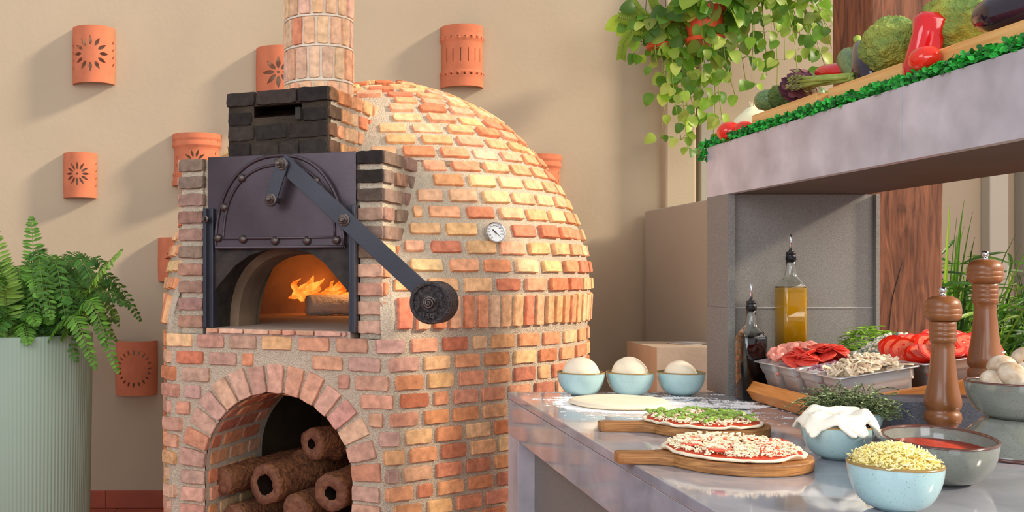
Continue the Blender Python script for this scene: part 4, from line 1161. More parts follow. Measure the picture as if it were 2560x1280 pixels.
# oval grey sauce dish
t, c = bowl('sauce_dish', 'wide oval grey-green stoneware dish of tomato sauce with brown rim', 'dish', 2346, 1200, 1.69, .085, .070, ('greyglaze', 'grey_rim'), foot=.55, ox=1.0, oy=1.62, rot=-.44)
mb = MB(); mb.lathe([(.0790, .048), (.0784, .0492), (.0001, .0492)], c, 48, M=Matrix.Rotation(-.44, 3, 'Z') @ Matrix.Diagonal((1.0, 1.62, 1)))
tag(mb.build('tomato_sauce', M_['sauce'], smooth=True), 'pool of red tomato sauce in the grey dish', 'sauce', kind='stuff')

# herb bowl
t, c = bowl('ceramic_bowl', 'pale blue bowl of fresh thyme standing before the wooden tray', 'bowl', 2122, 1085, 2.06, .0625, .0640)
mb = MB()
for k in range(430):
    a = R.uniform(0, 2*PI); rr = .054*math.sqrt(R.random()); p = c+Vector((rr*math.cos(a), rr*math.sin(a), .052))
    out_ = R.uniform(.1, .9)*(rr/.05); d = Vector((math.cos(a)*out_+R.uniform(-.5, .5), math.sin(a)*out_+R.uniform(-.5, .5), R.uniform(.6, 1.2))).normalized(); pts = [p]
    ln = R.uniform(.03, .078)
    if k < 14: ln *= 1.35
    st = 9
    for j in range(st):
        d = (d+Vector((R.uniform(-.25, .25), R.uniform(-.25, .25), -.09*j*.5))).normalized(); pts.append(pts[-1]+d*ln/st)
    g0 = R.uniform(.7, 1.15); mb.tube(pts, .0008, 4, 0, S(104*g0, 112*g0, 66*g0))
    for j in range(1, len(pts)):
        for q in range(4):
            th = R.uniform(0, 2*PI); w_ = Vector((math.cos(th), math.sin(th), R.uniform(-.2, .6))).normalized(); P = pts[j]; sd = w_.cross(Z).normalized()*.0018
            g1 = g0*R.uniform(.75, 1.15); e = P+w_*R.uniform(.005, .009)
            mb.add([P, P+w_*.004+sd, e, P+w_*.004-sd], [(0, 1, 2, 3)], 0, S(168*g1, 190*g1, 142*g1))
tag(mb.build('thyme_bunch', M_['herb'], recalc=False), 'bushy bunch of fresh green thyme in the blue bowl before the tray', 'herbs')

# mushrooms: upturned bowl below, bowl with whole mushrooms above
cx, cy = 1.352, 1.90
t = thing('upturned_bowl', 'grey-green stoneware bowl turned upside down under the mushroom bowl', 'bowl', (cx, cy, CZ))
mb = MB(); r = .105; mb.lathe([(r-.006, .0005), (r, .0008), (r+.001, .004), (r-.004, .010), (r*.93, .022), (r*.82, .038), (r*.66, .054), (r*.56, .064), (r*.52, .070), (.0001, .070)], (cx, cy, CZ), 56)
mb.build('bowl_body', M_['greyglaze'], t, smooth=True); mb = MB(); mb.lathe([(r-.006, .0003), (r+.0014, .0004), (r+.002, .004), (r-.001, .007)], (cx, cy, CZ), 56, caps=False); mb.build('glazed_rim', M_['grey_rim'], t, smooth=True)
zt = CZ+.0705
t, c = bowl('mushroom_bowl', 'grey-green stoneware bowl of whole mushrooms on the upturned bowl', 'bowl', 0, 0, cy, .083, .070, ('greyglaze', 'grey_rim'), X=cx, z=zt, foot=.5)
def mushroom(P, r, ax, label):
    ax = Vector(ax).normalized(); a = ax.orthogonal().normalized(); b = ax.cross(a); M3 = Matrix((a, b, ax)).transposed()
    t = thing('whole_mushroom', label, 'mushroom', P)
    mb = MB(); sd = R.random()*9
    mb.lathe([(.0001, r*.72), (r*.35, r*.68), (r*.68, r*.50), (r*.92, r*.20), (r, -.08*r), (r*.93, -.30*r), (r*.78, -.36*r), (r*.55, -.22*r), (.0001, -.18*r)], P, 28, M=M3, mod=lambda q, z: 1+.04*math.sin(2*q+sd))
    mb.build('cap', M_['mush_whole'], t, smooth=True)
    mb = MB(); mb.lathe([(r*.36, -.2*r), (r*.32, -.5*r), (r*.40, -.95*r), (r*.3, -1.02*r), (.0001, -1.02*r)], P, 18, M=M3); mb.build('stem', M_['mush_whole'], t, smooth=True)
mz = c.z+.066
for (dx, dy, dz, r, ax, lab) in [(-.052, -.012, .014, .022, (-.4, -.6, .7), 'small mushroom at the left edge of the mushroom bowl'), (-.027, -.032, .026, .026, (-.1, -.8, .5), 'large speckled white mushroom at the front left of the bowl'), (-.016, .016, .040, .026, (-.2, .1, 1), 'beige mushroom topmost at the left of the heap'),
        (.006, -.045, .012, .024, (0, -.5, .8), 'mushroom cap resting low on the front rim of the bowl'), (.016, -.012, .030, .022, (.2, -.6, .7), 'small round mushroom in the middle of the heap'), (.030, .022, .052, .026, (-.45, .75, .45), 'mushroom at the very top showing its stem and gills'),
        (.044, -.026, .022, .026, (.5, -.5, .7), 'mushroom at the right side of the mushroom bowl'), (.052, .02, .028, .024, (.7, 0, .7), 'mushroom at the back right of the bowl')]:
    mushroom(Vector((cx+dx, cy+dy, mz+dz-.006)), r, ax, lab)
mb = MB(); mb.blob((cx, cy, c.z+.046), (.064, .064, .030), lambda d: 1+.12*nz(d, 4, 1), 24, 12); tag(mb.build('mushroom_layer', M_['mush'], smooth=True, merge=True), 'lower layer of mushrooms inside the grey bowl', 'mushrooms', kind='stuff')

# pepper mills
def mill(px, Y, z, label):
    X = (px-PX)*Y/F; t = thing('pepper_mill', label, 'pepper mill', (X, Y, z)); c = Vector((X, Y, z+.0004))
    mb = MB()
    P1 = [(.027, 0), (.028, .004), (.027, .014), (.026, .030), (.028, .036), (.033, .041), (.0345, .050), (.033, .059), (.0295, .063), (.030, .066), (.033, .070), (.0345, .078), (.034, .086), (.031, .100), (.0275, .120), (.0245, .145), (.0225, .170), (.021, .190), (.0205, .200), (.0225, .204), (.0245, .2065), (.0245, .2135), (.0235, .215), (.0248, .2165), (.0248, .224), (.0236, .2255), (.0248, .227), (.0248, .2345), (.0236, .236), (.0246, .2375), (.0243, .2460), (.022, .2475)]
    k = .985; P1 = [(a*.985, b) for a, b in P1]
    mb.lathe(P1, c, 48); mb.build('mill_body', M_['mill'], t, smooth=True)
    mb = MB(); mb.lathe([(.021, .248), (.026, .2485), (.031, .252), (.0335, .2590), (.0338, .2625), (.0330, .2632), (.0338, .2640), (.0340, .2730), (.0332, .2738), (.0338, .2746), (.0315, .287), (.026, .2945), (.018, .2985), (.008, .3), (.0001, .3)], c, 48); mb.build('mill_head', M_['mill'], t, smooth=True)
    mb = MB(); mb.lathe([(.0055, .299), (.0055, .303), (.004, .304), (.0065, .307), (.0075, .312), (.006, .317), (.0001, .319)], c, 20); mb.build('finial', M_['chrome'], t, smooth=True)
    return t
mill(2357, 2.06, CZ, 'turned wooden pepper mill standing on the counter before the pans')
GZ = .977
mill(2463, 2.165, GZ, 'turned wooden pepper mill standing on the granite block behind the mushrooms')

# granite blocks
mb = MB(); mb.box2((1.235, 2.105, CZ+.0005), (1.655, 2.225, GZ)); o = mb.build('granite_block', M_['granite_dk'], bevel=.002)
tag(o, 'dark blue-grey granite block in front of the wooden tray', 'stone block')
mb = MB(); mb.box2((1.29, 2.762, CZ+.0005), (1.62, 2.828, CZ+.118)); o = mb.build('granite_block', M_['granite_dk'], bevel=.002)
tag(o, 'dark granite block behind the pans, carrying the oil bottle', 'stone block')

# ---- tilted wooden tray with steel pans
tilt = math.radians(9.5)
TO = Vector((1.205, 2.235, CZ+.003)); TE = Euler((0, -tilt, math.radians(-2)))
TM = Matrix.Translation(TO) @ TE.to_matrix().to_4x4()
tray = thing('wooden_tray', 'orange wooden tray tilted up to the right under the steel pans', 'tray', TO, TE)
TLn, TD = .405, .50
mb = MB(); mb.box2((0, 0, 0), (TLn, TD, .008)); mb.build('tray_floor', M_['tray'], tray, local=True)
mb = MB()
# long left rail with cut ends (hexagonal end like a splayed board)
pr = [(-.004, .0), (.010, -.0), (.022, .016), (.022, .040), (.006, .052), (-.016, .030)]
vs = [(x, y, z) for y in (.0, TD+.02) for x, z in pr]
mb.add(vs, [tuple(range(6)), tuple(range(11, 5, -1))]+[(i, (i+1) % 6, 6+(i+1) % 6, 6+i) for i in range(6)])
mb.build('side_rail', M_['tray'], tray, local=True, bevel=.001)
mb = MB(); mb.box2((.022, -.006, 0), (TLn, .008, .061)); mb.build('front_rail', M_['tray'], tray, local=True, bevel=.001)
mb = MB(); mb.box2((.022, TD-.004, 0), (TLn, TD+.010, .036)); mb.build('back_rail', M_['tray'], tray, local=True, bevel=.001)
PZ = .0085
def pan(x0, y0, lx, ly, label, hh=.098):
    cx_, cy_ = x0+lx/2, y0+ly/2
    t = thing('steel_pan', label, 'food pan', TM @ Vector((cx_, cy_, PZ)), TE)
    def rr(hx, hy, rad, z, n=6):
        out_ = []
        for (sx, sy, a0) in ((1, 1, 0), (-1, 1, PI/2), (-1, -1, PI), (1, -1, 3*PI/2)):
            for k in range(n+1): a = a0+PI/2*k/n; out_.append((sx*(hx-rad)+rad*math.cos(a), sy*(hy-rad)+rad*math.sin(a), z))
        return out_
    hx, hy = lx/2, ly/2
    loops = [rr(hx*.72, hy*.70, .016, .0005), rr(hx*.76, hy*.75, .018, .004), rr(hx*.84, hy*.84, .018, hh*.70), rr(hx*.85, hy*.85, .018, hh*.72), rr(hx*.90, hy*.90, .018, hh*.80), rr(hx*.91, hy*.91, .018, hh*.985), rr(hx*.93, hy*.93, .018, hh), rr(hx, hy, .014, hh), rr(hx+.0005, hy+.0005, .014, hh-.003),
             rr(hx-.003, hy-.003, .014, hh-.0025), rr(hx*.905, hy*.905, .017, hh-.003), rr(hx*.89, hy*.89, .017, hh*.80), rr(hx*.83, hy*.83, .017, hh*.70), rr(hx*.74, hy*.73, .017, .006), rr(hx*.2, hy*.2, .003, .004)]
    n = len(loops[0]); mb = MB(); vs = [p for lp in loops for p in lp]
    fs = [(j*n+i, j*n+(i+1) % n, (j+1)*n+(i+1) % n, (j+1)*n+i) for j in range(len(loops)-1) for i in range(n)]
    fs += [tuple(range(n-1, -1, -1)), tuple((len(loops)-1)*n+i for i in range(n))]
    mb.add(vs, fs); mb.build('pan_body', M_['steel'], t, local=True, smooth=True)
    return (x0, y0, lx, ly)
pw, pd = .186, .113
c1, c2 = .012, .205
ya = [.010+.1175*i for i in range(4)]
P_mush = pan(c1, ya[0], pw, pd, 'steel pan of sliced mushrooms, front left pan on the tray')
P_on = pan(c1, ya[1], pw, pd, 'steel pan of chopped red onion between the mushroom and pepperoni pans')
P_pep = pan(c1, ya[2], pw, pd, 'steel pan of pepperoni slices on the left of the tray')
P_sau = pan(c1, ya[3], pw, pd, 'steel pan of pink sausage chunks at the back left of the tray')
P_tom = pan(c2, ya[0], pw, pd*2+.004, 'large steel pan of tomato slices at the front right of the tray')
P_blu = pan(c2, ya[2], pw, pd, 'steel pan of crumbled blue cheese behind the tomatoes')
P_aru = pan(c2, ya[3], pw, pd, 'steel pan of green arugula at the back right of the tray')
HH = .098+PZ
def fillbed(P, m, label, name, cat, dz=-.012, hump=.012, col=(1, 1, 1, 1)):
    x0, y0, lx, ly = P; mb = MB(); mb.X = TM; n = 16; vs = []
    for j in range(n+1):
        for i in range(n+1):
            u, v = i/n, j/n; e = min(1, 6*min(u, 1-u, v, 1-v)); hum = hump*math.sin(PI*u)*math.sin(PI*v)
            vs.append((x0+lx*(.085+.83*u), y0+ly*(.10+.80*v), HH+dz+hum+.003*nz((u*8, v*8, 0), 1, 2)-(1-e)*.004))
    mb.add(vs, [(j*(n+1)+i, j*(n+1)+i+1, (j+1)*(n+1)+i+1, (j+1)*(n+1)+i) for j in range(n) for i in range(n)], 0, col)
    o = mb.build(name, m, smooth=True); s_ = o.modifiers.new('thick', 'SOLIDIFY'); s_.thickness = .008; s_.offset = -1
    return tag(o, label, cat, kind='stuff')
def rndM():
    return Euler((R.uniform(-.5, .5), R.uniform(-.5, .5), R.uniform(0, 2*PI))).to_matrix()
def proto_copy(kind_fn, n, placer, group, label, cat):
    first = None
    for k in range(n):
        P, E = placer(k)
        if P is None: continue
        if first is None: first = kind_fn(); o = first
        else: o = shared_copy(first)
        o.location = P; o.rotation_euler = E; s_ = R.uniform(.88, 1.12); o.scale = (s_, s_, s_)
        tag(o, label, cat, group)
def heap(P, dz, spread=.80, hump=.02, tiltr=.5, bias=0):
    x0, y0, lx, ly = P
    def f(k):
        u, v = R.uniform(-1, 1), R.uniform(-1, 1)
        q = Vector((x0+lx/2+u*lx/2*spread, y0+ly/2+v*ly/2*spread, HH+dz+hump*(1-u*u)*(1-v*v)+R.uniform(0, .004)))
        return TM @ q, Euler((R.uniform(-tiltr, tiltr), R.uniform(-tiltr, tiltr)-tilt, R.uniform(0, 2*PI)))
    return f
# sausage chunks
def sausage_piece():
    mb = MB(); mb.lathe([(.0125, -.006), (.0135, -.0052), (.0135, .0052), (.0125, .006)], (0, 0, 0), 18); mb.box((0, 0, 0), (.001, .001, .001))
    return mb.build('sausage_chunk', M_['sausage'], local=True, bevel=.001)
fillbed(P_sau, M_['sausage'], 'layer of pink sausage pieces filling the back left pan', 'sausage_layer', 'sausage', -.022, .02)
proto_copy(sausage_piece, 42, heap(P_sau, .004, .74, .024, 1.1), 'sausage chunks in the back left pan', 'pink sausage chunk in the back left steel pan', 'sausage')
def pepperoni_piece():
    mb = MB(); mb.lathe([(.0255, -.001), (.0268, 0), (.0262, .0014), (.0001, .0008)], (0, 0, 0), 26, mod=lambda a, z: 1+.02*math.sin(3*a))
    return mb.build('pepperoni_slice', M_['pepperoni'], local=True, smooth=True)
fillbed(P_pep, M_['pepperoni'], 'layer of pepperoni filling the left steel pan', 'pepperoni_layer', 'pepperoni', -.014, .024)
proto_copy(pepperoni_piece, 38, heap(P_pep, .004, .70, .026, .45), 'pepperoni slices heaped in the left pan', 'round red pepperoni slice heaped in the left steel pan', 'pepperoni')
def onion_piece():
    mb = MB(); mb.tube([(-.007, 0, 0), (-.003, .002, .002), (.003, .002, .002), (.007, 0, 0)], [.002, .0032, .0032, .002], 6)
    return mb.build('red_onion_piece', M_['onionred'], local=True, smooth=True)
fillbed(P_on, M_['onionred'], 'layer of chopped red onion in the pan behind the mushrooms', 'onion_layer', 'onion', -.018, .008)
proto_copy(onion_piece, 50, heap(P_on, -.006, .76, .012, .6), 'chopped red onion pieces in the steel pan', 'purple and white piece of chopped red onion', 'onion')
def mush_slice():
    t = thing('mushroom_slice', '', 'mushroom')
    mb = MB(); pts = []
    for k in range(13): a = PI*k/12; pts.append((.0165*math.cos(a), .0135*math.sin(a)))
    pts += [(-.014, -.004), (-.006, -.001), (-.0045, -.013), (.0045, -.013), (.006, -.001), (.014, -.004)]
    n = len(pts); vs = [(x, y, z) for z in (-.0016, .0016) for x, y in pts]
    mb.add(vs, [tuple(range(n-1, -1, -1)), tuple(n+i for i in range(n))]+[(i, (i+1) % n, n+(i+1) % n, n+i) for i in range(n)])
    mb.build('slice_flesh', M_['mush_cut'], t, local=True)
    mb = MB()
    for sx in (-1, 1): mb.box((sx*.009, .0015, 0), (.008, .003, .0036))
    mb.build('gills', M_['gill'], t, local=True); return t
fillbed(P_mush, M_['mush'], 'layer of sliced mushrooms filling the front left pan', 'mushroom_slices_layer', 'mushrooms', -.016, .018)
proto_copy(mush_slice, 70, heap(P_mush, .001, .76, .026, .9), 'mushroom slices in the front left pan', 'beige mushroom slice with brown gills in the front steel pan', 'mushroom')
def tom_slice():
    t = thing('tomato_slice', '', 'tomato')
    md = lambda a, z: 1+.03*math.sin(5*a)
    mb = MB(); mb.lathe([(.026, -.003), (.0325, -.0024), (.0325, .0024), (.026, .003)], (0, 0, 0), 32, mod=md); mb.build('skin_and_flesh', M_['tomato'], t, local=True, smooth=False)
    mb = MB(); mb.lathe([(.0262, -.0034), (.0262, .0034)], (0, 0, 0), 32, mod=md); mb.build('pale_core', M_['tomato_flesh'], t, local=True)
    mb = MB()
    for k in range(5):
        a = 2*PI*k/5+.3; mb.blob((.0145*math.cos(a), .0145*math.sin(a), 0), (.0085, .0052, .0040), None, 14, 8, M=Matrix.Rotation(a+PI/2, 3, 'Z'))
    mb.build('seed_pocket', M_['tomato'], t, local=True, smooth=True); return t
fillbed(P_tom, M_['tomato_flesh'], 'juicy layer of cut tomato in the large front right pan', 'tomato_layer', 'tomato', -.020, .014)
def tomp(k):
    x0, y0, lx, ly = P_tom; u, v = (k % 4)/3, (k//4)/5
    q = Vector((x0+lx*(.18+.64*u)+R.uniform(-.012, .012), y0+ly*(.12+.74*v), HH+.008+.010*math.sin(PI*u)+R.uniform(0, .010)))
    return TM @ q, Euler((R.uniform(.5, 1.2), R.uniform(-.5, .3), R.uniform(-.7, .7)))
proto_copy(tom_slice, 24, tomp, 'tomato slices in the front right pan', 'glossy red tomato slice leaning in the large front right pan', 'tomato')
# blue cheese crumbles and arugula
mb = MB(); mb.X = TM; x0, y0, lx, ly = P_blu
for k in range(340):
    u, v = R.uniform(-1, 1), R.uniform(-1, 1); z = HH-.010+.044*(1-u*u*.9)*(1-v*v*.9)+R.uniform(0, .004); s_ = R.uniform(.003, .0058)
    q = R.random(); col = S(232, 228, 200) if q < .6 else (S(166, 176, 158) if q < .85 else S(110, 128, 124)); sd = R.random()*20
    mb.blob((x0+lx/2+u*lx*.44, y0+ly/2+v*ly*.42, z), (s_, s_, s_*.85), lambda d: 1+.35*nz(d, 2, sd), 7, 5, col=col)
mb.box((x0+lx/2, y0+ly/2, HH-.022), (lx*.84, ly*.82, .03), col=S(224, 220, 196))
tag(mb.build('blue_cheese_crumbles', M_['bluecheese'], recalc=False), 'heap of crumbled blue cheese in its steel pan', 'cheese', kind='stuff')
def leafshape(mb, P, d, nrm, ln, wd_, col, cols=None, droop=.3, heart=False, fold=.25, mi=0, n=6):
    d = d.normalized(); sd = d.cross(nrm)
    if sd.length < 1e-4: sd = d.orthogonal()
    sd.normalize(); nn = sd.cross(d).normalized(); vs = []; p = P.copy(); dd = d.copy()
    for k in range(n+1):
        u = k/n
        if heart: w_ = wd_*max(0, (math.sin(PI*min(1, u**.74))**.62))*(1 if u < .97 else 0)
        else: w_ = wd_*math.sin(PI*min(1, .04+u*.95))**.8
        if k == n: w_ = .0002
        off = nn*(w_*fold)
        vs += [p-sd*w_/2+off, p.copy(), p+sd*w_/2+off]
        dd = (dd-nn*droop/n).normalized(); p = p+dd*ln/n
    fs = []
    for k in range(n):
        b = k*3; fs += [(b, b+1, b+4, b+3), (b+1, b+2, b+5, b+4)]
    mb.add(vs, fs, mi, col)
mb = MB(); x0, y0, lx, ly = P_aru
for k in range(260):
    u, v = R.uniform(-1, 1), R.uniform(-1, 1)
    q = TM @ Vector((x0+lx/2+u*lx*.42, y0+ly/2+v*ly*.42, HH-.010+.052*(1-u*u)*(1-v*v*.8)+R.uniform(0, .008)))
    th = R.uniform(0, 2*PI); d = Vector((math.cos(th), math.sin(th), R.uniform(-.1, .5))); g0 = R.uniform(.7, 1.2)
    leafshape(mb, q, d, Z+Vector((R.uniform(-.4, .4), R.uniform(-.4, .4), 0)), R.uniform(.02, .04), R.uniform(.005, .010), S(min(255, 158*g0), min(255, 198*g0), 78*g0), n=5, droop=.6)
q0 = TM @ Vector((x0+lx/2, y0+ly/2, HH-.02)); mb.box(q0, (lx*.8, ly*.8, .02), TE.to_matrix(), col=S(84, 116, 40))
tag(mb.build('arugula_leaves', M_['leaf'], recalc=False), 'tangled heap of green arugula leaves in the back right pan', 'salad leaves', kind='stuff')

# ---- bottles
def bottle(px, Y, z0, label, hb, liq, lm):
    X = (px-PX)*Y/F; c = Vector((X, Y, z0+.0006)); t = thing('glass_bottle', label, 'bottle', c)
    def sq(hw, rad, z, n=4):
        o_ = []
        for (sx, sy, a0) in ((1, 1, 0), (-1, 1, PI/2), (-1, -1, PI), (1, -1, 3*PI/2)):
            for k in range(n+1): a = a0+PI/2*k/n; o_.append(c+Vector((sx*(hw-rad)+rad*math.cos(a), sy*(hw-rad)+rad*math.sin(a), z)))
        return o_
    def loft(loops, name, m, cap1=True):
        mb = MB(); n = len(loops[0]); vs = [p for lp in loops for p in lp]
        fs = [(j*n+i, j*n+(i+1) % n, (j+1)*n+(i+1) % n, (j+1)*n+i) for j in range(len(loops)-1) for i in range(n)]+[tuple(range(n-1, -1, -1)), tuple((len(loops)-1)*n+i for i in range(n))]
        mb.add(vs, fs); return mb.build(name, m, t, smooth=True)
    hw = .0325
    prof = [(hw-.003, .008, 0), (hw, .009, .003), (hw, .009, hb), (hw-.001, .012, hb+.008), (hw-.006, .018, hb+.020), (hw-.015, .0165, hb+.032), (.0155, .0154, hb+.042), (.0125, .0124, hb+.060), (.012, .0119, hb+.088)]
    liqp = [(w_-.0025, max(.002, r_-.002), zz_+(.004 if i == 0 else 0)) for i, (w_, r_, zz_) in enumerate(prof) if zz_ < liq-.001]+[(hw-.0025-(0 if liq <= hb else .001*(liq-hb)/.004), .008, liq)]
    loft([sq(*p) for p in liqp], 'liquid', lm)
    loft([sq(*p) for p in prof]+[sq(w_-.0018, max(.001, r_-.0018), zz_) for (w_, r_, zz_) in prof[::-1] if zz_ > liq+.004]+[sq(hw-.0022, .007, liq+.0006)], 'glass_body', M_['glass'])
    zt_ = hb+.088
    mb = MB(); mb.lathe([(.0135, zt_-.010), (.0145, zt_-.006), (.0135, zt_-.002), (.0145, zt_)], c, 24); mb.build('neck_ring', M_['glass'], t, smooth=True)
    mb = MB(); mb.lathe([(.0100, zt_-.016), (.0100, zt_), (.0135, zt_+.001), (.0125, zt_+.005), (.0112, zt_+.006), (.0135, zt_+.010), (.0128, zt_+.013), (.006, zt_+.016), (.005, zt_+.020)], c, 24); mb.build('pourer_stopper', M_['rubber'], t, smooth=False)
    mb = MB(); mb.lathe([(.0046, zt_+.018), (.0030, zt_+.05), (.0026, zt_+.062), (.0018, zt_+.0625)], c, 16); mb.build('pourer_spout', M_['chrome'], t, smooth=True)
bottle(1878, 2.745, CZ, 'square glass bottle of dark balsamic vinegar beside the granite pillar', .168, .176, M_['balsamic'])
bottle(1977, 2.793, CZ+.118, 'tall square glass bottle of golden olive oil behind the pans', .186, .187, M_['oil'])

# ================================================================== VEGETABLES ON THE SHELF
SZ = 1.62; BT = 1.684
for (ya_, yb_, lab) in ((2.42, 2.768, 'light wooden block at the far end of the shelf under the zucchini'), (2.075, 2.366, 'light wooden block in the middle of the shelf under the pale broccoli'), (1.30, 1.975, 'light wooden block at the near end of the shelf under the large broccoli')):
    mb = MB(); mb.box2((1.24, ya_, SZ+.001), (1.50, yb_, BT)); tag(mb.build('wooden_block', M_['crate'], bevel=.002), lab, 'display block')
def onblock(px, py, r, zt_=BT):
    Y = (zt_+r-EYE)*F/(PY-py); return Vector(((px-PX)*Y/F, Y, zt_+r))
def tomato(P, r, label):
    t = thing('tomato', label, 'tomato', P-Z*r)
    mb = MB(); mb.blob(P, (r, r, r*.88), lambda d: 1+.03*math.cos(5*math.atan2(d.y, d.x))*(1-abs(d.z))-.12*max(0, d.z-.9)/.1, 32, 20); mb.build('fruit', M_['tomato'], t, smooth=True, merge=True)
    mb = MB()
    for k in range(5): a = 2*PI*k/5; leafshape(mb, P+Z*r*.80, Vector((math.cos(a), math.sin(a), .1)), Z, r*.5, r*.14, S(70, 110, 40), n=3)
    mb.build('calyx', M_['leaf'], t, recalc=False)
tomato(Vector((1.214, 2.855, SZ+.031)), .033, 'red tomato at the far tip of the shelf in front of the white onion')
tomato(Vector((1.232, 2.797, SZ+.028)), .028, 'smaller red tomato between the onion and the first wooden block')
P = Vector((1.305, 2.905, SZ+.050)); t = thing('white_onion', 'large pale white onion at the far end of the shelf behind the tomatoes', 'onion', P-Z*.05)
mb = MB(); mb.blob(P, (.058, .058, .052), lambda d: 1+.18*max(0, d.z-.85)/.15, 40, 24); mb.build('bulb', M_['onion'], t, smooth=True, merge=True)
mb = MB()
for k in range(9): a = k*.8; mb.tube([P+Vector((.003*math.cos(a), .003*math.sin(a), .056)), P+Vector((.011*math.cos(a), .011*math.sin(a), .076))], [.002, .0006], 4)
mb.build('dry_tip', M_['onion'], t)
def elong(name, cat, A, B, prof, m, label, stem=None, nseg=20, mod=None, part='fruit'):
    A, B = Vector(A), Vector(B); d = (B-A); ln = d.length; d.normalize(); a = d.cross(Z).normalized(); b = a.cross(d); M3 = Matrix((a, b, d)).transposed()
    t = thing(name, label, cat, Vector(((A.x+B.x)/2, (A.y+B.y)/2, min(A.z, B.z)-.02)))
    mb = MB(); mb.lathe([(r_, u*ln) for u, r_ in prof], A, 32, M=M3, mod=mod); mb.build(part, m, t, smooth=True)
    if stem:
        mb = MB(); mb.tube([B-d*.006, B+d*stem[1]*.5+Z*.002, B+d*stem[1]+Z*.006], [stem[0]*1.5, stem[0], stem[0]*1.1], 10); mb.build('stem', M_['stem'], t, smooth=True)
    return t
ZP = [(0, .001), (.02, .014), (.06, .023), (.15, .029), (.5, .031), (.8, .028), (.93, .023), (.98, .016), (1, .008)]
P = onblock(1903, 252, .033)
elong('zucchini', 'zucchini', P+Vector((-.01, .02, .002)), P+Vector((.13, -.09, .0)), ZP, M_['zucchini'], 'dark speckled zucchini with rounded end at the far end of the first block', (.008, .012))
def broccoli(P, r, m, label, stretch=(1, 1, 1), seed=1):
    t = thing('broccoli', label, 'broccoli', P-Z*r*.8)
    def f(d):
        return 1+.16*nz(d, 2.2, seed)+.11*abs(nz(d, 5, seed+2))+.05*nz(d, 12, seed)+.03*nz(d, 30, seed)
    mb = MB(); mb.blob(P, (r*stretch[0], r*stretch[1], r*stretch[2]), f, 110, 70); mb.build('florets', m, t, smooth=True, merge=True)
    mb = MB(); mb.tube([P-Z*r*.2, P+Vector((r*1.1, .2*r, -r*.35)), P+Vector((r*1.35, .3*r, -r*.42))], [r*.35, r*.28, r*.3], 14); mb.build('stalk', M_['asparagus'], t, smooth=True)
P = onblock(1947, 243, .036); broccoli(P+Vector((.01, 0, 0)), .036, M_['broccoli_dk'], 'small dark green broccoli beside the zucchini on the first block', (1, .95, .95), 3)
# artichoke with purple bracts
P = onblock(1965, 226, .035)+Vector((.035, -.02, 0)); t = thing('artichoke', 'purple and green artichoke between the dark broccoli and the asparagus', 'artichoke', P-Z*.035)
ax = Vector((-.75, .3, .55)).normalized(); a_ = ax.orthogonal().normalized(); b_ = ax.cross(a_)
mb = MB(); mb.blob(P, (.030, .030, .040), None, 20, 14, M=Matrix((a_, b_, ax)).transposed()); mb.build('heart', M_['artichoke'], t, smooth=True, merge=True)
mb = MB()
for k in range(64):
    u = k/64; th = k*2.4; rr_ = .033*math.sin(PI*(.18+.72*(1-u)))+.003; q = P+ax*(-.036+.07*u)+(a_*math.cos(th)+b_*math.sin(th))*rr_
    d = (ax*1.0+(a_*math.cos(th)+b_*math.sin(th))*(.25-.35*u)).normalized(); leafshape(mb, q, d, (a_*math.cos(th)+b_*math.sin(th)), .026, .020, S(*R.choice([(96, 52, 70), (120, 70, 78), (112, 108, 66), (84, 44, 62)])), n=4, droop=-.2)
mb.build('bracts', M_['herb'], t, recalc=False)
# herb sprig bundle
P = onblock(2003, 236, .03)+Vector((.0, -.0, 0)); mb = MB()
for k in range(70):
    p = P+Vector((R.uniform(-.012, .012), R.uniform(-.02, .02), R.uniform(-.028, .0))); d = Vector((-.3+R.uniform(-.3, .3), .5+R.uniform(-.3, .3), .6+R.uniform(-.3, .3))).normalized()
    mb.tube([p-d*.03, p+d*.035], .0006, 4, 0, S(70, 90, 60))
    for j in range(12):
        w_ = Vector((R.uniform(-1, 1), R.uniform(-1, 1), R.uniform(-1, 1))).normalized(); q = p+d*(.035*j/12-.01); g0 = R.uniform(.7, 1.2); sd = d*.0007
        mb.add([q-sd, q+sd, q+w_*.012], [(0, 1, 2)], 0, S(96*g0, 116*g0, 84*g0))
tag(mb.build('rosemary_bunch', M_['herb'], recalc=False), 'grey-green rosemary bunch leaning between artichoke and asparagus', 'herbs')
# red peppers
def pepper(A, B, r, label, lobes=3, tip=.35):
    prof = [(0, .001), (.02, r*tip), (.12, r*(tip+.3)), (.3, r*.92), (.55, r), (.8, r*1.02), (.93, r*.8), (.985, r*.42), (1, r*.12)]
    return elong('red_pepper', 'pepper', A, B, prof, M_['red'], label, (.005, .022), mod=lambda a, z: 1+.10*math.cos(lobes*a)+.03*math.sin(2*a+z*30))
P = W(2022, 178, 2.52); Q = W(2108, 178, 2.40)
pepper(P+Vector((.02, 0, -.004)), Q+Vector((.02, 0, .0)), .024, 'long red pepper lying behind the asparagus tips', 2)
P = onblock(2035, 240, .0, SZ); pepper(Vector((1.262, 2.385, SZ+.04)), Vector((1.34, 2.40, SZ+.052)), .032, 'red pepper wedged between the first and second wooden blocks', 3, .6)
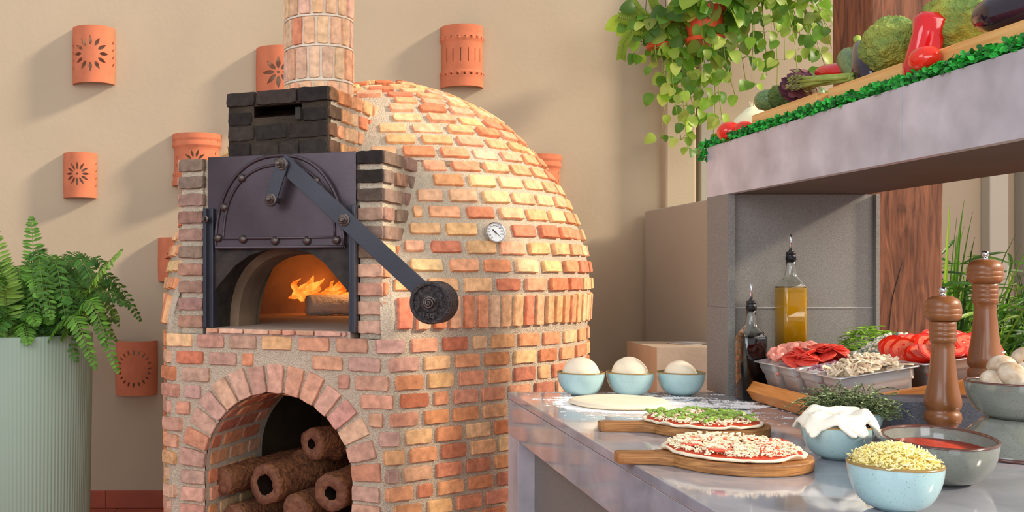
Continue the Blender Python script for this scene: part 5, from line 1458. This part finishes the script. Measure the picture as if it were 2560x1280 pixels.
# asparagus bundle
ab = 'asparagus spears bundled over the first two wooden blocks'
for k in range(11):
    A = W(1975+R.uniform(-22, 45), 218+R.uniform(-26, 12), 2.52+R.uniform(-.02, .02)); B = W(2128+R.uniform(-10, 8), 205+R.uniform(-6, 10), 2.30)+Vector((.0, 0, 0))
    A.z = max(A.z, BT+.010); B.z = max(B.z, BT+.009+.005*(k % 3)); A.x = max(A.x, 1.225); d = (B-A).normalized()
    t = thing('asparagus_spear', 'green asparagus spear with pale purple tip in the bundle between blocks', 'asparagus', Vector(((A.x+B.x)/2, (A.y+B.y)/2, min(A.z, B.z)-.005)), group=ab)
    mb = MB(); mb.tube([A+d*.03, A.lerp(B, .5), B], [.0042, .0050, .0052], 8); mb.build('stalk', M_['asparagus'], t, smooth=True)
    mb = MB()
    for j in range(22):
        u = j/22; th = j*2.4; a_ = d.orthogonal().normalized(); b_ = d.cross(a_); o_ = a_*math.cos(th)+b_*math.sin(th); q = A+d*(.045*u)+o_*.0042*math.sin(PI*(.25+.6*u))
        leafshape(mb, q+d*.006, (-d+o_*.35), o_, .012, .006, S(*R.choice([(132, 138, 70), (118, 116, 74), (150, 150, 92)])), n=3)
    mb.tube([A, A+d*.02, A+d*.036], [.001, .0045, .0042], 8, 0, S(128, 134, 70)); mb.build('tip', M_['herb'], t, recalc=False)
# second block: zucchini, aubergine, pale broccoli
P = onblock(2128, 150, .032)
elong('zucchini', 'zucchini', W(2116, 136, 2.44), W(2170, 212, 2.29), ZP, M_['zucchini'], 'pale green speckled zucchini tilted at the middle of the shelf, left of the broccoli')
EP = [(0, .001), (.03, .018), (.1, .030), (.3, .040), (.5, .038), (.75, .028), (.92, .020), (1, .014)]
P = onblock(2163, 150, .034)
elong('aubergine', 'aubergine', W(2200, 212, 2.25), W(2148, 112, 2.37), EP, M_['eggplant'], 'dark purple aubergine behind the pale broccoli in the middle of the shelf', (.008, .02))
P = onblock(2222, 112, .058); broccoli(P+Vector((.012, .01, .002)), .058, M_['broccoli'], 'pale yellow-green broccoli on the middle wooden block', (1.0, 1.05, .98), 5)
pepper(Vector((1.268, 2.022, SZ+.152)), Vector((1.240, 2.026, SZ+.008)), .031, 'glossy upright red pepper standing between two broccoli heads', 3, .75)
tomato(Vector((1.2155, 1.957, SZ+.046)), .029, 'orange-red tomato in front of the upright red pepper')
P = onblock(2395, 62, .066); broccoli(P+Vector((.012, .01, .004)), .069, M_['broccoli'], 'large yellow-green broccoli on the nearest wooden block', (1.0, 1.25, .98), 9)
P = onblock(2490, 28, .040)
elong('aubergine', 'aubergine', P+Vector((.0, .055, -.002)), P+Vector((.05, -.13, .0)), EP, M_['eggplant'], 'shiny black aubergine at the near end of the shelf', (.008, .02))
# boxwood garland
mb = MB()
for k in range(4200):
    y = R.uniform(1.25, 2.985); u = R.random(); z = SZ+.002+.021*R.random()**1.3; x = 1.214+R.uniform(-.016, .018)
    if k < 260: y = 2.975+R.uniform(0, .035); x = 1.205+R.uniform(-.02, .06); z = SZ-.02+R.uniform(-.02, .035)
    g0 = R.uniform(.55, 1.25); d = Vector((R.uniform(-1, .3), R.uniform(-1, 1), R.uniform(-.3, 1))).normalized()
    nn = Vector((-1, -.5, .6))+Vector((R.uniform(-.8, .8),)*3)
    leafshape(mb, Vector((x, y, z)), d, nn, .013, .0095, S(44*g0, min(255, 170*g0), 58*g0), n=3, fold=.15)
for k in range(60):
    y = 1.25+k*.029; mb.tube([(1.21, y, SZ+.004), (1.206+R.uniform(-.006, .006), y+.02, SZ+.008), (1.212, y+.04, SZ+.004)], .0012, 4, 0, S(40, 70, 40))
tag(mb.build('boxwood_garland', M_['boxwood'], recalc=False), 'green boxwood leaf garland running along the shelf edge', 'garland', kind='stuff')

# ================================================================== PLANTER WITH FERN
X0, Y0, r0 = -1.19, 4.2, .298; H0 = 1.245-157*3.95/2500
t = thing('ribbed_planter', 'tall sage green ribbed round planter holding the fern', 'planter', (X0, Y0, 0))
mb = MB(); seg = 960
prof = [(r0*.93, 0), (r0*.94, .01), (r0, H0-.004), (r0-.004, H0), (r0-.022, H0), (r0-.024, H0-.09)]
def rib(a, z): return 1+.0065*math.cos(120*a)*(1 if z < H0-.006 else 0)
vs = []; n = len(prof)
mb.lathe(prof, (X0, Y0, 0), seg, mod=rib); mb.f = mb.f[:-1]; mb.m = mb.m[:-1]
mb.build('ribbed_pot', M_['sage'], t, smooth=True)
mb = MB(); mb.lathe([(r0-.023, H0-.10), (r0-.023, H0-.06), (.0001, H0-.045)], (X0, Y0, 0), 40); mb.build('soil', M_['soil'], t)
fern = thing('fern', 'bushy green fern with arching fronds growing in the sage planter', 'fern', (X0, Y0, H0-.05))
def frond(mb, pts, wmax, col0, n_=26, curl=.3):
    n_ = int(n_*1.9); wmax *= 1.2
    pts = [Vector(p) for p in pts]
    # catmull sampling
    S_ = []
    for k in range(n_+1):
        u = k/n_; q = u*(len(pts)-1); i = min(int(q), len(pts)-2); f = q-i
        p0 = pts[max(i-1, 0)]; p1 = pts[i]; p2 = pts[i+1]; p3 = pts[min(i+2, len(pts)-1)]
        S_.append(.5*((2*p1)+(-p0+p2)*f+(2*p0-5*p1+4*p2-p3)*f*f+(-p0+3*p1-3*p2+p3)*f**3))
    mb.tube(S_, [.0035*(1-.8*k/n_) for k in range(n_+1)], 5, 0, S(128, 150, 70))
    up0 = Vector((0, -.6, 1)).normalized()
    for k in range(2, n_):
        u = k/n_; d = (S_[k+1]-S_[k-1]).normalized(); sd = d.cross(up0)
        if sd.length < .15: sd = d.cross(Vector((0, -1, 0)))
        sd.normalize(); w_ = wmax*math.sin(PI*min(1, .16+u*.84))**.65
        for sg in (-1, 1):
            g0 = R.uniform(.8, 1.2); nn = sd.cross(d)*sg
            if nn.dot(Vector((0, -1, .7))) < 0: nn = -nn
            dd = (sd*sg+d*.35+Vector((R.uniform(-.15, .15), R.uniform(-.15, .15), R.uniform(-.35, .05)))).normalized()
            leafshape(mb, S_[k], dd, nn, w_, .0125, S(*[min(255, c_*g0) for c_ in col0]), n=4, droop=curl, fold=.12)
mb = MB(); cF = Vector((X0, Y0, H0-.05))
G1, G2, G3 = (104, 156, 56), (72, 122, 44), (132, 174, 70)
def fr(P0, P1, P2, w_, c_, n_=24): frond(mb, [P0, (Vector(P0)+Vector(P1))/2+Z*.03, P1, P2], w_, c_, n_)
fr(W(110, 850, 4.1), W(88, 690, 4.0), W(78, 540, 3.98), .066, G1, 28)
fr(W(190, 850, 4.1), W(240, 690, 3.95), W(306, 622, 3.9), .062, G3, 26)
fr(W(20, 850, 4.0), W(8, 700, 3.95), W(-20, 560, 3.9), .066, G3, 26)
fr(W(150, 850, 4.0), W(230, 760, 3.88), W(296, 935, 3.86), .050, G1, 28)
fr(W(150, 850, 4.1), W(225, 740, 3.98), W(265, 870, 3.86), .055, G2, 26)
fr(W(120, 850, 4.0), W(190, 800, 3.84), W(240, 925, 3.82), .05, G1, 24)
for k in range(112):
    a = R.uniform(0, 2*PI); p0 = cF+Vector((.12*math.cos(a)*R.random(), .12*math.sin(a)*R.random(), 0)); rr_ = R.uniform(.16, .42); hh_ = R.uniform(.10, .40)
    d = Vector((math.cos(a), math.sin(a), 0)); 
    p2 = p0+d*rr_*.65+Z*hh_; p3 = p0+d*rr_+Z*(hh_*R.uniform(.2, .8)+(-.12 if R.random() < .25 else 0))
    if (X0+.5) < p3.x and p3.z < H0: p3.z += .1
    frond(mb, [p0, p0+d*rr_*.25+Z*hh_*.7, p2, p3], R.uniform(.042, .060), R.choice([G1, G2, G2, (82, 132, 46)]), 20)
mb.build('fronds', M_['fern'], fern, recalc=False)

# ================================================================== HANGING POTHOS
def hang(px, py, Y, r, h, label, strands, seed):
    rr = random.Random(seed); P = W(px, py, Y); t = thing('hanging_plant', label, 'hanging plant', P)
    mb = MB(); mb.lathe([(r*.70, 0), (r*.72, .006), (r*.94, h*.80), (r*1.02, h*.81), (r*1.04, h), (r*.97, h), (r*.90, h*.85), (.0001, h*.82)], P, 36); pot = mb.build('pot', M_['orange_pot'], t, smooth=False)
    mb = MB(); mb.lathe([(r*.85, -.012), (r*.92, .006), (r*.86, .006), (r*.5, -.002), (.0001, -.002)], P-Z*.006, 36); mb.build('saucer', M_['orange_pot'], t)
    mb = MB()
    for k in range(3): a = 2*PI*k/3+.4; mb.tube([P+Vector((r*math.cos(a), r*math.sin(a), h)), P+Z*(1.3)], .0016, 5)
    mb.build('hanger', M_['rubber'], t)
    mb = MB(); lf = MB()
    for (x1, y1, spread_) in strands:
        a = rr.uniform(0, 2*PI); st = P+Vector((r*.8*math.cos(a), r*.8*math.sin(a), h*1.0)); end = W(x1, y1, Y+rr.uniform(-.16, .12)); n_ = max(5, int((st-end).length/.055)); pts = [st]
        mid1 = Vector((st.x*.35+end.x*.65, st.y*.4+end.y*.6, st.z+.02))
        for k in range(1, n_+1):
            u = k/n_; q = st*(1-u)**2+mid1*2*u*(1-u)+end*u*u; q += Vector((.016*math.sin(u*9+a), .014*math.cos(u*7+a), 0)); pts.append(q)
        mb.tube(pts, [.0028-.0012*k/n_ for k in range(n_+1)], 6, 0)
        for k in range(1, n_+1):
            for rep in range(rr.choice([1, 2, 2, 3])):
                p = pts[k]; th = rr.uniform(0, 2*PI); pd_ = Vector((math.cos(th), -abs(math.sin(th))*.8, rr.uniform(-.1, .5))).normalized(); pl = rr.uniform(.02, .05); q = p+pd_*pl
                mb.tube([p, p+pd_*pl*.6+Z*.004, q], .0012, 4, 0)
                ld = (pd_*.5+Vector((0, 0, -rr.uniform(.4, 1.1)))).normalized(); nn = Vector((rr.uniform(-.7, .7), -1, rr.uniform(0, .9)))
                sz = rr.uniform(.05, .098)*(1-.25*k/n_); g0 = rr.uniform(.75, 1.15); base_ = rr.choice([(140, 186, 56), (112, 162, 48), (166, 200, 74), (196, 214, 104), (100, 150, 50), (168, 194, 86)])
                leafshape(lf, q, ld, nn, sz, sz*.80, S(*[min(255, c_*g0) for c_ in base_]), heart=True, droop=.7, fold=.14, n=7)
    for k in range(46):
        a = rr.uniform(0, 2*PI); p = P+Vector((r*.7*math.cos(a), r*.7*math.sin(a), h)); d = Vector((math.cos(a), math.sin(a), rr.uniform(-.1, .9))).normalized(); q = p+d*rr.uniform(.04, .15)-Z*rr.uniform(0, .05)
        mb.tube([p, p.lerp(q, .5)+Z*.02, q], .0014, 4, 0); sz = rr.uniform(.07, .115); g0 = rr.uniform(.75, 1.15); base_ = rr.choice([(140, 186, 56), (112, 162, 48), (166, 200, 74), (100, 150, 50)])
        leafshape(lf, q, (d*.6-Z*rr.uniform(.3, 1)).normalized(), Vector((rr.uniform(-.7, .7), -1, rr.uniform(0, .9))), sz, sz*.80, S(*[min(255, c_*g0) for c_ in base_]), heart=True, droop=.7, fold=.14, n=7)
    mb.build('vines', M_['stem'], t, smooth=True); lf.build('leaves', M_['leaf'], t, recalc=False, smooth=True)
    return t
hang(1655, 112, 4.93, .085, .12, 'trailing pothos in an orange pot, leftmost of the hanging plants', [(1655, 345, 0), (1700, 350, 0), (1715, 330, 0), (1640, 170, 0), (1590, 140, 0), (1672, 250, 0), (1738, 300, 0), (1700, 220, 0), (1650, 240, 0), (1725, 372, 0), (1620, 60, 0), (1690, 160, 0)], 1)
hang(1762, 96, 4.80, .100, .14, 'trailing pothos in an orange pot, middle of the hanging plants', [(1780, 340, 0), (1765, 250, 0), (1810, 300, 0), (1745, 280, 0), (1790, 190, 0), (1835, 240, 0), (1860, 205, 0), (1722, 240, 0), (1800, 130, 0), (1770, 200, 0), (1850, 120, 0)], 2)
hang(1870, -20, 4.70, .11, .15, 'trailing variegated pothos hanging closest to the timber post', [(1885, 215, 0), (1912, 190, 0), (1940, 220, 0), (1965, 150, 0), (1990, 185, 0), (2035, 140, 0), (2068, 170, 0), (2080, 80, 0), (2020, 60, 0), (1930, 100, 0), (2050, 30, 0), (1880, 110, 0), (2000, 110, 0), (1975, 60, 0), (2075, 120, 0)], 3)
# spiny fishbone plant growing out beside the first pot
mb = MB(); P = W(1640, 60, 4.9)
for (pts2) in ([(1645, 75), (1600, 60), (1545, 42)], [(1640, 60), (1600, 30), (1575, -5)], [(1640, 80), (1580, 75), (1558, 110), (1553, 148)], [(1655, 60), (1640, 20), (1625, -20)], [(1650, 60), (1680, 20), (1700, -10)]):
    q = [W(x, y, 4.86) for x, y in pts2]; n_ = 22
    for k in range(n_):
        u = k/n_*(len(q)-1); i = int(u); f = u-i; p = q[i].lerp(q[min(i+1, len(q)-1)], f); d = (q[min(i+1, len(q)-1)]-q[i]).normalized()
        sd = d.cross(Vector((0, -1, 0))).normalized()
        for sg in (-1, 1): leafshape(mb, p, (d*.7+sd*sg).normalized(), Vector((0, -1, .2)), .030, .016, S(150, 176, 60), n=4)
    mb.tube(q, .0026, 5, 0, S(130, 150, 50))
tag(mb.build('fishbone_plant', M_['leaf'], recalc=False), 'spiky toothed stems sticking out left of the leftmost hanging pot', 'plant')

# ================================================================== PLANTS RIGHT OF THE POST
def blades(name, label, cx_, cy_, n, hmin, hmax, seed, spread=.5, wd_=.022, cols=None, base_r=.12):
    rr = random.Random(seed); t = thing(name, label, 'plant', (cx_, cy_, 0))
    mb = MB(); mb.lathe([(.17, 0), (.19, .02), (.21, .30), (.19, .30), (.18, .27), (.0001, .26)], (cx_, cy_, 0), 32); mb.build('planter', M_['terracotta'], t)
    mb = MB()
    for k in range(n):
        a = rr.uniform(0, 2*PI); b = base_r*rr.random(); p = Vector((cx_+b*math.cos(a), cy_+b*math.sin(a), .28)); hh_ = rr.uniform(hmin, hmax)-.28; out_ = rr.uniform(.05, spread); a2 = a+rr.uniform(-.6, .6)
        d = Vector((math.cos(a2), math.sin(a2), 0)); m_ = 12; g0 = rr.uniform(.65, 1.25); c_ = rr.choice(cols); col = S(*[min(255, q*g0) for q in c_]); vs = []; bend = rr.uniform(0, .55); w0 = wd_*rr.uniform(.6, 1.2); sd = Vector((-d.y, d.x, 0))
        sd = (sd+Vector((1, 0, 0))*rr.uniform(-.8, .8)).normalized()
        for j in range(m_+1):
            u = j/m_; q = p+d*out_*(u**1.8)+Z*hh_*(u-bend*u**4*.9); w_ = w0*math.sin(PI*min(1, .12+u*.88))**.7
            vs += [q-sd*w_/2, q+Vector((0, -.002, 0)), q+sd*w_/2]
        mb.add(vs, [f_ for j in range(m_) for f_ in ((j*3, j*3+1, j*3+4, j*3+3), (j*3+1, j*3+2, j*3+5, j*3+4))], 0, col)
        for rep in range(6):
            j = rr.randint(4, 11); q = vs[j*3+1]; th = rr.uniform(0, 2*PI); dd = Vector((math.cos(th), math.sin(th), rr.uniform(-.2, .7)))
            leafshape(mb, q, dd, Vector((0, -1, .8)), rr.uniform(.10, .22), rr.uniform(.008, .018), col, n=6, droop=1.1)
    o = mb.build('blades', M_['leaf'], t, recalc=False); return t
GC = [(70, 116, 34), (104, 152, 44), (138, 178, 62), (52, 92, 30), (88, 132, 40)]
blades('bamboo_palm', 'tall grassy bamboo palm directly right of the timber post', 2.42, 3.85, 190, .95, 1.56, 11, .42, .020, GC)
blades('bamboo_palm', 'dense leafy palm at the right edge behind the pepper mills', 2.86, 4.15, 380, .7, 1.42, 12, .55, .022, GC)
blades('bamboo_palm', 'dark low palm filling the gap behind the tomato pan', 2.62, 4.35, 260, .6, 1.15, 13, .5, .024, [(52, 92, 30), (44, 80, 28), (70, 110, 36)])
blades('bamboo_palm', 'bright lily-like grass at the far right behind the tall pepper mill', 2.78, 3.72, 260, .6, 1.36, 14, .4, .018, GC)
print('objects', len(bpy.data.objects))
